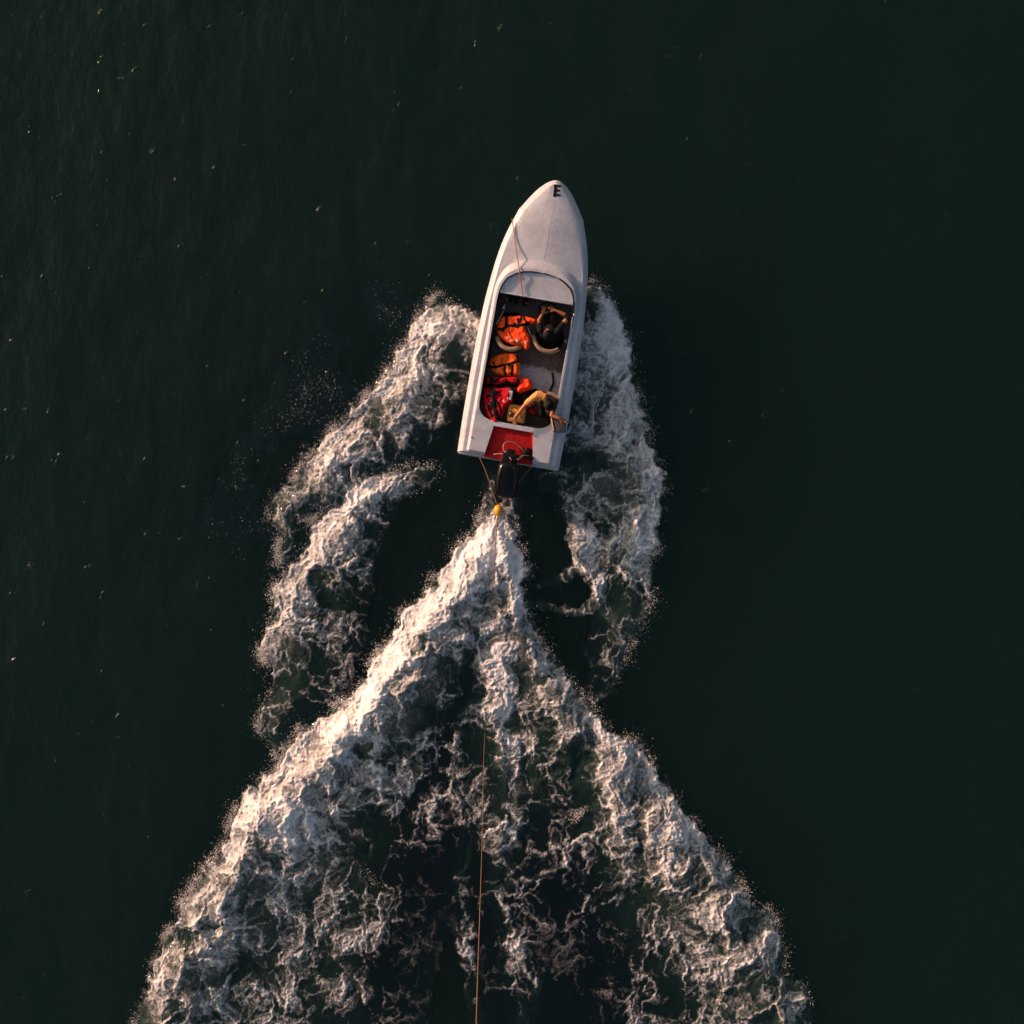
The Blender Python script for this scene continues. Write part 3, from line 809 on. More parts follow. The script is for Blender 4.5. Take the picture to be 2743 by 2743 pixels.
# letter on the bow
from mathutils.bvhtree import BVHTree
_bm = bmesh.new(); _bm.from_mesh(deck.data); DECKT = BVHTree.FromBMesh(_bm); _bm.free()
def on_deck(px, py):
    z = .95
    for _ in range(3):
        q = BI @ P(px, py, z); h = DECKT.ray_cast(Vector((q.x, q.y, 3)), Vector((0, 0, -1)))
        if h[0] is not None: z = h[0].z
    return z
def ldeck(b, a):
    hbx = max(.1, hb(a)); return float(zg(a)) + (.055 * (1 - min(1, (b / hbx) ** 2)) - .02 * abs(b)) * float(sstep(BL, 4.3, a))
lm = MB()
Lm = Matrix.Rotation(math.radians(2), 3, 'Z')
zL = 0
pit = math.atan2(on_deck(1490, 500) - on_deck(1487, 522), (522 - 500) / 143)
RL = Matrix.Rotation(math.radians(-5), 3, 'Z') @ Matrix.Rotation(pit, 3, 'X')
lm.box(P(1487, 511, on_deck(1487, 511) + .001), (.048, .215, .010), rot=RL)
for (yy, wd) in ((498, .125), (510, .10), (522, .125)):
    xx = 1492 - (yy - 510) * .07 - (1.5 if wd < .1 else 0)
    lm.box(P(xx, yy, on_deck(xx, yy) + .002), (wd, .038, .010), rot=RL)
o = part(lm, 'bow_letter', M['black'], smooth=False); o['label'] = 'black letter E painted on the bow'
mb = MB().ell(P(1493.5, 487.5, 1.065), (.014, .010, .012)); part(mb, 'bow_eye', M['black'])
mb = MB().tube([bl(.012, a, DECKT.ray_cast(Vector((.012, a, 3)), Vector((0, 0, -1)))[0].z - .001) for a in np.linspace(4.75, 3.75, 12)], .004, 5); part(mb, 'deck_seam', M['white'])
# small deck fittings
for (px, py, r) in ((1263.5, 1171.5, .014), (1389, 1143.5, .014), (1476.5, 1152, .008), (1539, 939, .012)):
    part(MB().ell(P(px, py, .70), (r, r, .012)), 'deck_screw', M['black'])
# starboard windscreen track stub
mb = MB().tube([bl(.735, 2.80, .945), bl(.738, 2.62, .925)], .007, 6); part(mb, 'screen_track', M['black'])
mb = MB().box(bl(.735, 2.83, .94), (.02, .05, .03), rz=-BANG, bev=.004); part(mb, 'track_clip', M['metal'])

# instruments under the shelf
for (b, a, r) in ((-.36, 2.96, .055), (-.47, 2.955, .045), (-.20, 2.95, .06)):
    mb = MB().cone(bl(b, a + .05, .66), r, bl(b, a - .03, .68), r * .9); g_ = part(mb, 'gauge', M['black'])
part(MB().ell(bl(-.17, 2.93, .73), (.016, .016, .016)), 'switch_knob', M['buoy'])
part(MB().ell(bl(-.54, 2.95, .72), (.014, .02, .014)), 'switch_knob', M['metal'])
mb = MB().box(bl(-.40, 2.62, .40), (.30, .26, .22), rz=-BANG + .15, bev=.03); part(mb, 'stowage_box', M['seat_dark'])

# steering wheel, tilted towards the driver
wc = P(1468, 829, .70)
wn = (Vector((-ax.x, -ax.y, 0)) * .78 + Vector((0, 0, .62))).normalized()
wu = wn.cross(Vector((ax.y, -ax.x, 0))).normalized(); wr = wu.cross(wn).normalized()
mb = MB(); R_ = .165
mb.tube([wc + (wr * math.cos(q) + wu * math.sin(q)) * R_ for q in np.linspace(0, 2 * math.pi, 33)], .014, 8, cap=False)
sw = part(mb, 'steering_wheel', M['black'])
for q in (0.35, math.pi - .35, -math.pi / 2):
    part(MB().tube([wc - wn * .02, wc + (wr * math.cos(q) + wu * math.sin(q)) * R_], .010, 6), 'spoke', M['metal'], sw)
part(MB().cone(wc - wn * .05, .03, wc, .028), 'hub', M['black'], sw)
part(MB().tube([wc - wn * .04, wc - wn * .26], .02, 8), 'steering_column', M['black'], sw)

# bucket seats
def seat(cx, cy, rad, a0, a1, zc, ztop, name='bucket_seat'):
    c = P(cx, cy, zc)
    f = Vector((ax.x, ax.y, 0)); r = Vector((ax.y, -ax.x, 0))
    mb = MB()
    n = 22
    q = np.linspace(a0, a1, n)
    prof = [(0.0, zc - .06), (0.035, zc + .06), (.055, ztop - .03), (.045, ztop), (.0, ztop + .004), (-.03, ztop - .03), (-.045, zc + .05), (-.03, zc - .06)]
    v = []; fc = []
    for i, t in enumerate(q):
        e = 1 - .25 * (abs(2 * i / (n - 1) - 1)) ** 3
        for (dr, z) in prof:
            zz = zc - .06 + (z - (zc - .06)) * e
            d = r * math.cos(t) + f * math.sin(t)
            v.append(c * 1 + d * (rad + dr) + Vector((0, 0, zz - zc)))
    m = len(prof)
    for i in range(n - 1):
        for k in range(m):
            fc.append((i * m + k, i * m + (k + 1) % m, (i + 1) * m + (k + 1) % m, (i + 1) * m + k))
    fc += [tuple(range(m)), tuple(range((n - 1) * m, n * m))]
    mb.add(v, fc)
    st_ = part(mb, name, M['tan'])
    part(MB().ell(c + Vector((0, 0, -.05)), (rad * .96, rad * .98, .075), nu=24), 'seat_cushion', M['seat_dark'], st_)
    inner = MB()
    v = []; fc = []
    for i, t in enumerate(q):
        e = 1 - .25 * (abs(2 * i / (n - 1) - 1)) ** 3
        d = r * math.cos(t) + f * math.sin(t)
        for (dr, z) in ((-.034, ztop - .035), (-.056, zc + .05), (-.05, zc - .05)):
            zz = zc - .06 + (z - (zc - .06)) * e
            v.append(c + d * (rad + dr) + Vector((0, 0, zz - zc)))
    for i in range(n - 1):
        for k in range(2):
            fc.append((i * 3 + k, i * 3 + k + 1, (i + 1) * 3 + k + 1, (i + 1) * 3 + k))
    inner.add(v, fc)
    part(inner, 'seat_lining', M['seat_dark'], st_)
    fl = float(zfl((BI @ c).y))
    part(MB().cone(Vector((c.x, c.y, fl + .05)), .05, Vector((c.x, c.y, zc - .06)), .05), 'seat_pedestal', M['metal'], st_)
    return st_
seat1 = seat(1370, 903, .25, math.radians(192), math.radians(332), .52, .82)
seat2 = seat(1471, 905, .28, math.radians(185), math.radians(318), .52, .82)
mb = MB().tube([P(1411, 868, .74), P(1418, 888, .76), P(1428, 908, .77), P(1441, 925, .76)], [.012] * 4, 7, res=4)
part(mb, 'seat_piping', M['metal'], seat2)
mb = MB().tube([P(1413.5, 884, .72), P(1420, 899, .74), P(1430, 915, .74), P(1440, 928, .73)], [.016, .026, .026, .016], 7, res=4)
part(mb, 'seat_bolster', M['maroon'], seat2)
mb = MB().box(bl(-.42, 1.42, .36), (.54, 1.42, .50), rz=-BANG, bev=.03); part(mb, 'side_locker', M['lining'])
# after bench against the splash well
mb = MB().box(bl(.34, .93, .30), (.62, .42, .36), rz=-BANG, bev=.03); part(mb, 'bench', M['lining'])
mb = MB().box(bl(.34, .70, .52), (.60, .05, .12), rz=-BANG, bev=.012); part(mb, 'bench_backboard', M['lining'])

# outboard motor
om = MB()
E0 = P(1362, 1236, .88); E1 = P(1352, 1338, .72)
ed = (E1 - E0); el = ed.length; edn = ed.normalized(); er = edn.cross(Vector((0, 0, 1))).normalized(); eu = er.cross(edn).normalized()
v = []; fc = []; nq = 26; NS = 19
for i in range(NS):
    t = i / (NS - 1)
    wdt = np.interp(t, [0, .04, .12, .3, .5, .7, .88, .96, 1], [.09, .145, .180, .212, .228, .215, .175, .14, .06])
    hgt = np.interp(t, [0, .04, .12, .3, .5, .7, .88, .96, 1], [.08, .15, .19, .215, .215, .20, .15, .10, .03])
    for k in range(nq):
        a = 2 * math.pi * k / nq
        cx_ = math.copysign(abs(math.cos(a)) ** .72, math.cos(a)); sy_ = math.copysign(abs(math.sin(a)) ** .72, math.sin(a))
        v.append(E0 + edn * (el * t) + er * (wdt * cx_) + eu * (hgt * sy_ - .08))
for i in range(NS - 1):
    for k in range(nq):
        fc.append((i * nq + k, i * nq + (k + 1) % nq, (i + 1) * nq + (k + 1) % nq, (i + 1) * nq + k))
fc += [tuple(range(nq)), tuple(range((NS - 1) * nq, NS * nq))]
om.add(v, fc)
motor = part(om, 'outboard_motor', M['cowl'])
motor['label'] = 'black outboard motor with glossy cowl'
# moulded ridge lines on the cowl
for sgn, off in ((-1, .62), (1, .62), (-1, .98)):
    pts = []
    for t in np.linspace(.10, .90, 14):
        wdt = np.interp(t, [0, .04, .12, .3, .5, .7, .88, .96, 1], [.09, .145, .180, .212, .228, .215, .175, .14, .06])
        hgt = np.interp(t, [0, .04, .12, .3, .5, .7, .88, .96, 1], [.08, .15, .19, .215, .215, .20, .15, .10, .03])
        h = hgt * (1 - off ** 4) ** .36 if off < .9 else hgt * .25
        pts.append(E0 + edn * (el * t) + er * (sgn * wdt * off * 1.0) + eu * (h - .075))
    part(MB().tube(pts, .010, 6), 'cowl_ridge', M['cowl'], motor)
part(MB().box(P(1366, 1227, .74), (.30, .17, .16), rz=-BANG, bev=.03), 'motor_bracket', M['black'], motor)
part(MB().box(P(1367, 1216, .72), (.16, .18, .10), rz=-BANG, bev=.02), 'clamp', M['black'], motor)
part(MB().tube([P(1357, 1275, .62), P(1352, 1285, .1), P(1350, 1287, -.35)], [.13, .10, .08], 10), 'drive_leg', M['black'], motor)
part(MB().box(P(1410, 1212, .67), (.10, .20, .07), rz=-BANG - .5, bev=.02), 'tiller_block', M['black'], motor)
part(MB().box(P(1418, 1226, .68), (.16, .06, .05), rz=-BANG, bev=.015), 'tilt_bracket', M['black'], motor)
for pts in ([(1370, 1233, .84), (1362, 1221, .80), (1351, 1209, .76), (1348, 1197, .74), (1352, 1187, .72), (1364, 1182.5, .70), (1378, 1186, .69), (1390, 1195, .67), (1402, 1206.5, .66)],
            [(1322, 1217.5, .66), (1338, 1215.5, .70), (1350, 1217, .74), (1360, 1224, .78)],
            [(1386, 1232, .82), (1394, 1224, .78), (1404, 1220, .74), (1417, 1221, .68)],
            [(1391, 1231, .80), (1398, 1223, .77), (1404, 1220.5, .74)]):
    part(MB().tube([P(*p) for p in pts], .0095, 6, res=6), 'control_cable', M['cable'], motor)

# ------------------------------------------------------------------ ropes and float
def top(mb, name, m, label, cat, smooth=True, group=None):
    o = mb.build(name, m, None, smooth=smooth); tag(o, label, cat, group); return o

bowline = [P(1371.5, 585, .99), P(1379, 640, .985), P(1387.5, 700, 1.035), P(1391.5, 725, 1.065), P(1396, 760, 1.01), P(1401, 793, .985)]
top(MB().tube(bowline, .0085, 7, res=6), 'bow_rope', M['rope'], 'thin orange rope stretched over the foredeck to the cockpit', 'rope')

t_ = MB()
t_.tube([P(1284.5, 1226, .60), P(1301, 1262, .60), P(1319, 1315, .58), P(1331.5, 1352, .55)], .0075, 7, res=5)
t_.tube([P(1426, 1249, .60), P(1405, 1273, .60), P(1391, 1293, .60), P(1362, 1335, .56), P(1337, 1352, .55)], .0075, 7, res=5)
t_.tube([P(1331.5, 1350, .55), P(1335, 1367, .53), P(1333, 1385, .52), P(1329, 1432, .50), P(1325, 1490, .44), P(1318, 1600, .20), P(1308, 1800, .03),
         P(1296, 2030, .06), P(1290, 2300, .30), P(1280, 2600, .55), P(1276, 2743, .62), P(1270, 2950, .40), P(1262, 3150, -.05)],
        [.010, .010, .011, .012, .011, .006, .005, .0045, .0055, .0085, .011, .011, .011], 7, res=8)
top(t_, 'tow_rope', M['rope2'], 'tan tow rope with a two-legged bridle trailing back over the wake', 'rope')
bc = P(1335, 1367, .53)
fl_ = MB().ell(bc, (.088, .108, .088), rot=Matrix.Rotation(math.radians(2), 3, 'Z'), nu=24, nv=16)
buoy = top(fl_, 'float_buoy', M['buoy'], 'small yellow egg-shaped float threaded on the tow rope', 'float')
for s_ in (-1, 1):
    MB().tube([bc + Vector((0, s_ * .100, 0)), bc + Vector((0, s_ * .122, 0))], .022, 10).build('float_collar', M['buoy'], buoy)

# ------------------------------------------------------------------ loose gear: padded shapes
def poly_dist(pts, poly):
    d = np.full(len(pts), 1e9); near = np.zeros((len(pts), 2)); ins = np.zeros(len(pts), bool)
    n = len(poly)
    for i in range(n):
        a = poly[i]; b = poly[(i + 1) % n]; e = b - a
        t = np.clip(((pts - a) @ e) / (e @ e), 0, 1); q = a + t[:, None] * e
        dd = np.linalg.norm(pts - q, axis=1); k = dd < d
        d[k] = dd[k]; near[k] = q[k]
        cond = ((a[1] > pts[:, 1]) != (b[1] > pts[:, 1])) & (pts[:, 0] < (b[0] - a[0]) * (pts[:, 1] - a[1]) / (b[1] - a[1] + 1e-12) + a[0])
        ins ^= cond
    return d, near, ins

class Pad:
    """a stuffed flat shape: outline in survey pixels, resting at base height"""
    def __init__(s, px, z, thick, edge=.05, seed=0, tilt=(0, 0), folds=.25, step=.012):
        s.poly = np.array([tuple(P(x, y, z + thick))[:2] for x, y in px])
        # soften corners
        q = s.poly
        for _ in range(2):
            q = np.stack([.75 * q + .25 * np.roll(q, -1, 0), .25 * q + .75 * np.roll(q, -1, 0)], 1).reshape(-1, 2)
        s.poly = q; s.z = z; s.th = thick; s.edge = edge; s.seed = seed; s.tilt = tilt; s.folds = folds; s.step = step
        s.c = q.mean(0)
    def height(s, pts):
        d, _, ins = poly_dist(pts, s.poly)
        d = np.where(ins, d, 0)
        h = s.th * np.sqrt(1 - (1 - np.clip(d / s.edge, 0, 1)) ** 2)
        h = h * (1 + s.folds * perlin(pts[:, 0] / .13 + 9, pts[:, 1] / .13, s.seed + 50) * np.clip(d / s.edge, 0, 1) + .3 * s.folds * perlin(pts[:, 0] / .05, pts[:, 1] / .05, s.seed + 51))
        return s.base(pts) + h
    def base(s, pts): return s.z + (pts[:, 0] - s.c[0]) * s.tilt[0] + (pts[:, 1] - s.c[1]) * s.tilt[1]
    def build(s, name, m, parent=None):
        lo = s.poly.min(0) - s.step; hi = s.poly.max(0) + s.step
        xs = np.arange(lo[0], hi[0] + s.step, s.step); ys = np.arange(lo[1], hi[1] + s.step, s.step)
        XX, YY = np.meshgrid(xs, ys); pts = np.stack([XX.ravel(), YY.ravel()], -1)
        d, nr, ins = poly_dist(pts, s.poly)
        I = ins.reshape(XX.shape)
        cell = (I[:-1, :-1].astype(int) + I[1:, :-1] + I[:-1, 1:] + I[1:, 1:]) >= 1
        pts = np.where(ins[:, None], pts, nr)
        zt = s.height(pts); zb = s.base(pts)
        zt = np.where(ins, zt, zb + .004)
        id_ = np.arange(len(pts)).reshape(XX.shape)
        a, b, c, d_ = id_[:-1, :-1][cell], id_[:-1, 1:][cell], id_[1:, 1:][cell], id_[1:, :-1][cell]
        quads = np.stack([a, b, c, d_], -1)
        used, inv = np.unique(quads, return_inverse=True); quads = inv.reshape(-1, 4)
        n = len(used)
        vt = np.column_stack([pts[used], zt[used]]); vb = np.column_stack([pts[used], zb[used] - .002])
        mb = MB()
        mb.v = [Vector(p) for p in np.concatenate([vt, vb])]
        mb.f = [tuple(int(i) for i in q) for q in quads] + [tuple(int(i) + n for i in q[::-1]) for q in quads]
        return mb.build(name, m, parent)
    def strap(s, px, width, parent, m='strap', name='strap', lift=.006, zoff=0.0):
        pts = [P(x, y, s.z + s.th) for x, y in px]
        if len(pts) > 2: pts, _ = spline(pts, [0] * len(pts), 6)
        # resample
        L = [0]
        for i in range(1, len(pts)): L.append(L[-1] + (pts[i] - pts[i - 1]).length)
        k = max(3, int(L[-1] / .02)); tt_ = np.linspace(0, L[-1], k)
        xy = np.stack([np.interp(tt_, L, [p.x for p in pts]), np.interp(tt_, L, [p.y for p in pts])], -1)
        t = np.gradient(xy, axis=0); t /= np.linalg.norm(t, axis=1)[:, None] + 1e-9
        nrm = np.stack([-t[:, 1], t[:, 0]], -1)
        w = width / 2
        cols = []
        for o_, dz in ((-w, -.008), (-w, lift), (0, lift + .003), (w, lift), (w, -.008)):
            p = xy + nrm * o_
            z = np.maximum(s.height(p), s.base(p)) + dz + zoff
            cols.append(np.column_stack([p, z]))
        vv = np.stack(cols, 1).reshape(-1, 3)
        f = []
        for i in range(k - 1):
            for j in range(4):
                f.append((i * 5 + j, i * 5 + j + 1, (i + 1) * 5 + j + 1, (i + 1) * 5 + j))
            f.append((i * 5 + 4, i * 5, (i + 1) * 5, (i + 1) * 5 + 4))
        f += [tuple(range(5)), tuple(range((k - 1) * 5, k * 5))]
        mb = MB().add(vv, f)
        return mb.build(name, M[m], parent)
    def patch(s, x, y, wd, ht, ang, m, parent, name='label_patch'):
        p = P(x, y, s.z + s.th); z = float(s.height(np.array([[p.x, p.y]]))[0])
        return MB().box((p.x, p.y, z + .004), (wd, ht, .006), rz=ang, bev=.002).build(name, M[m], parent)

def Z8(pts, ox, oy, s): return [(ox + x / s, oy + y / s) for x, y in pts]
z6 = lambda pts: Z8(pts, 1320, 720, 8.05)      # front half of the cockpit
z5 = lambda pts: Z8(pts, 1280, 940, 13.8)      # life jackets aft
z3 = lambda pts: Z8(pts, 1250, 900, 6.44)
z2 = lambda pts: Z8(pts, 1360, 1010, 11.36)

# orange life jacket in the port seat
j1 = Pad(z6([(85, 1180), (140, 1085), (205, 1005), (330, 1005), (480, 1000), (590, 990), (680, 1010), (960, 1075), (925, 1200), (720, 1185), (705, 1260), (740, 1360),
             (810, 1450), (800, 1650), (770, 1740), (690, 1740), (650, 1640), (560, 1665), (420, 1640), (240, 1560), (130, 1440), (85, 1350)]), .74, .09, .06, 1, folds=.22, tilt=(.12, 0))
o = j1.build('life_jacket', M['orange']); tag(o, 'bright orange life jacket with black straps piled on the left front seat', 'life jacket', 'life jackets in the cockpit')
w = 1 / 140
j1.strap(z6([(295, 990), (295, 1120), (285, 1250)]), .050, o)
j1.strap(z6([(95, 1290), (220, 1290), (330, 1220), (480, 1225), (620, 1210), (790, 1175)]), .048, o)
j1.strap(z6([(630, 990), (600, 1080), (560, 1170)]), .032, o)
j1.strap(z6([(655, 1000), (690, 1100), (740, 1160)]), .030, o)
j1.strap(z6([(540, 1060), (545, 1180)]), .030, o)
j1.strap(z6([(340, 1240), (345, 1350), (390, 1440), (425, 1500)]), .018, o)
j1.strap(z6([(210, 1280), (215, 1350)]), .060, o, name='buckle')
j1.strap(z6([(440, 1180), (560, 1260)]), .070, o, name='buckle')
j1.strap(z6([(440, 1580), (490, 1580)]), .040, o, name='buckle')
for (x, y, a, b) in ((320, 1485, .05, .03), (395, 1555, .05, .03), (520, 1550, .05, .06), (708, 1590, .03, .06)):
    q = z6([(x, y)])[0]; j1.patch(q[0], q[1], a, b, .4, 'white', o)

# faded orange jacket behind the port seat
j2 = Pad(z5([(400, 300), (560, 170), (900, 70), (1150, 30), (1480, 60), (1545, 260), (1560, 420), (1550, 700), (1530, 920), (1250, 935), (1000, 930), (720, 890), (560, 760), (440, 640), (380, 480)]), .62, .12, .08, 3, folds=.25, tilt=(.10, 0))
o = j2.build('life_jacket', M['orange2']); tag(o, 'faded orange life jacket with one long diagonal black strap behind the left seat', 'life jacket', 'life jackets in the cockpit')
j2.strap(z5([(380, 540), (600, 590), (900, 530), (1200, 465), (1530, 370)]), .042, o)
j2.strap(z5([(545, 390), (600, 500), (650, 650)]), .030, o)
j2.strap(z5([(1435, 150), (1470, 250), (1520, 390)]), .036, o)
j2.strap(z5([(990, 560), (970, 720), (1040, 890)]), .046, o)
j2.strap(z5([(1260, 520), (1265, 700), (1240, 900)]), .050, o)
j2.strap(z5([(1110, 520), (1170, 560)]), .040, o, name='buckle')
q = z5([(750, 750)])[0]; j2.patch(q[0], q[1], .05, .04, .3, 'mustard', o)

# red jackets in the port quarter
j3 = Pad(z5([(290, 950), (450, 930), (620, 940), (900, 950), (1300, 925), (1480, 930), (1540, 1050), (1500, 1250), (1330, 1230), (1100, 1210), (800, 1230), (400, 1240), (255, 1200)]), .63, .10, .06, 5, folds=.3, tilt=(.08, 0))
o = j3.build('life_jacket', M['red']); tag(o, 'dark red life jacket strip folded against the faded orange one', 'life jacket', 'life jackets in the cockpit')
j3.strap(z5([(240, 1220), (500, 1220), (800, 1230), (1080, 1170), (1280, 1250), (1400, 1240), (1520, 1050)]), .075, o)
j3.strap(z5([(520, 930), (500, 1080), (480, 1220)]), .075, o)
j3.strap(z5([(860, 930), (700, 1050), (560, 1180)]), .060, o)
j4 = Pad(z5([(230, 1340), (420, 1320), (520, 1300), (800, 1360), (1150, 1320), (1280, 1400), (1290, 1700), (1280, 1880), (1050, 2080), (880, 2500), (760, 2720), (520, 2700), (380, 2450), (230, 2200), (180, 1800), (190, 1500)]), .62, .11, .07, 7, folds=.3, tilt=(.10, 0))
o = j4.build('life_jacket', M['red']); tag(o, 'crumpled bright red life jacket in the left rear corner of the cockpit', 'life jacket', 'life jackets in the cockpit')
j4.strap(z5([(480, 1300), (520, 1500), (560, 1680), (600, 1900), (620, 2150), (700, 2500)]), .072, o)
j4.strap(z5([(500, 1380), (640, 1520), (760, 1580)]), .055, o)
j4.strap(z5([(300, 1680), (420, 1640), (640, 1620)]), .050, o)
j4.strap(z5([(470, 1860), (560, 2050), (700, 2350), (820, 2560)]), .075, o)
j4.strap(z5([(330, 1960), (420, 2150), (520, 2450)]), .050, o)
j4.strap(z5([(640, 1800), (780, 2000), (850, 2300)]), .040, o)
q = z5([(1190, 1640)])[0]; j4.patch(q[0], q[1], .075, .17, -.25, 'white', o)
q = z5([(1180, 1490)])[0]; j4.patch(q[0], q[1], .05, .10, -.25, 'greybox', o)
q = z5([(955, 1860)])[0]; j4.patch(q[0], q[1], .035, .05, .4, 'white', o)

bag = Pad(z3([(905, 720), (960, 695), (1060, 710), (1110, 760), (1155, 860), (1100, 905), (1000, 965), (880, 985), (850, 900), (890, 820)]), .58, .15, .07, 9, folds=.45, tilt=(.1, 0))
o = bag.build('dry_bag', M['redorange']); tag(o, 'crumpled neon red-orange nylon bag in the middle of the cockpit', 'bag')
j5 = Pad(z2([(560, 870), (720, 790), (860, 790), (930, 960), (910, 1080), (760, 1150), (640, 1080), (590, 960)]), .56, .10, .05, 11, folds=.2)
o = j5.build('life_jacket', M['red']); tag(o, 'small red life jacket corner with black cross straps beside the yellow can', 'life jacket', 'life jackets in the cockpit')
j5.strap(z2([(720, 800), (770, 930), (830, 1080)]), .040, o)
j5.strap(z2([(590, 960), (720, 925), (880, 830)]), .046, o)
# dark bundle under the arm
dk = Pad(z3([(790, 900), (900, 985), (1060, 930), (1200, 890), (1260, 960), (1120, 1090), (980, 1190), (850, 1180), (800, 1080)]), .50, .12, .07, 13, folds=.4)
o = dk.build('jacket_bundle', M['blackcloth']); tag(o, 'bundle of black cloth between the red jackets and the rear person', 'clothing')

# mustard fuel can
f_ = MB(); cc = P(1384, 1108, .70)
f_.box(cc + Vector((0, 0, -.11)), (.34, .33, .24), rz=math.radians(-8), bev=.045)
can = top(f_, 'fuel_can', M['mustard'], 'mustard yellow plastic can against the rear cockpit edge', 'fuel can')
MB().tube([P(1367, 1108, .72) + Vector((.042 * math.cos(q), .048 * math.sin(q), 0)) for q in np.linspace(0, 2 * math.pi, 19)], .010, 6).build('cap_ring', M['lining'], can)
MB().cone(P(1367, 1108, .695), .03, P(1367, 1108, .72), .028).build('filler_cap', M['mustard'], can)
MB().tube([P(1378, 1096, .70), P(1384, 1101, .75), P(1392, 1112, .75), P(1396, 1120, .70)], .016, 8, res=5).build('carry_handle', M['mustard'], can)

# black hose on the floor
top(MB().tube([P(1479.5, 998, .36), P(1481.5, 1012, .355), P(1482, 1026, .355), P(1477, 1038, .355), P(1472.5, 1048, .36)], .022, 8, res=6), 'fuel_hose', M['hose'],
    'short black hose lying on the pale worn cockpit floor', 'hose')
# silver boat hook at the port side
top(MB().tube([P(1357, 820, .70), P(1345, 840, .76), P(1330, 868, .80)], .007, 6, res=4), 'boat_hook', M['metal'], 'thin silver pole leaning at the left front of the cockpit', 'pole')
top(MB().cone(P(1347, 826, .55), .045, P(1352, 815, .55), .03), 'water_bottle', M['metal'], 'shiny grey bottle lying in the left front cockpit corner', 'bottle')
top(MB().cone(P(1515.5, 912, .66), .020, P(1516.5, 917, .66), .020), 'white_bottle', M['white'], 'tiny white bottle in the right side pocket by the driver', 'bottle')

# grey box on the starboard quarter
gb = MB(); c_ = P(1499, 1139, .86)
gb.box(c_ + Vector((.0, 0, -.065)), (.235, .25, .15), rz=math.radians(-3), bev=.012)
gbox = top(gb, 'grey_box', M['greybox'], 'grey box with its sunlit left face coloured pale on the right rear coaming', 'box')
MB().box(P(1480, 1138, .80) , (.018, .25, .165), rz=math.radians(10), bev=.006).build('painted_sunlit_side', M['boxlit_band'], gbox)  # sunlit left face of the box, its light put into the colour
MB().box(P(1479.3, 1138, .80) + Vector((-.011, 0, 0)), (.006, .17, .07), rz=math.radians(10)).build('side_slot', M['rope'], gbox)

# ------------------------------------------------------------------ people
def remesh(mb, name, tags, mats, loc, voxel=.0085):
    """fuse the limb cones into one continuous body and colour it by the nearest limb"""
    loc = Vector(loc)
    me = mesh(name + '_raw', [p - loc for p in mb.v], mb.f)
    bm = bmesh.new(); bm.from_mesh(me); bmesh.ops.recalc_face_normals(bm, faces=bm.faces); bm.to_mesh(me); bm.free()
    o = bpy.data.objects.new(name + '_raw', me); COL.objects.link(o)
    m = o.modifiers.new('r', 'REMESH'); m.mode = 'VOXEL'; m.voxel_size = voxel
    s = o.modifiers.new('s', 'SMOOTH'); s.factor = .5; s.iterations = 3
    dg = bpy.context.evaluated_depsgraph_get(); dg.update()
    res = bpy.data.meshes.new_from_object(o.evaluated_get(dg))
    bpy.data.objects.remove(o); bpy.data.meshes.remove(me)
    res.name = name
    n = len(res.polygons); cen = np.zeros(n * 3); res.polygons.foreach_get('center', cen); cen = cen.reshape(-1, 3)
    best = np.full(n, 1e9); mi = np.zeros(n, np.int32)
    for (p0, r0, p1, r1, k) in tags:
        a = np.array(Vector(p0) - loc); b = np.array(Vector(p1) - loc); e = b - a; L2 = max(e @ e, 1e-9)
        t = np.clip(((cen - a) @ e) / L2, 0, 1)
        d = np.linalg.norm(cen - (a + t[:, None] * e), axis=1) - (r0 + (r1 - r0) * t)
        kk = d < best; best[kk] = d[kk]; mi[kk] = k
    ob = new_obj(name, res, mats, None, loc)
    res.polygons.foreach_set('material_index', mi)
    return ob

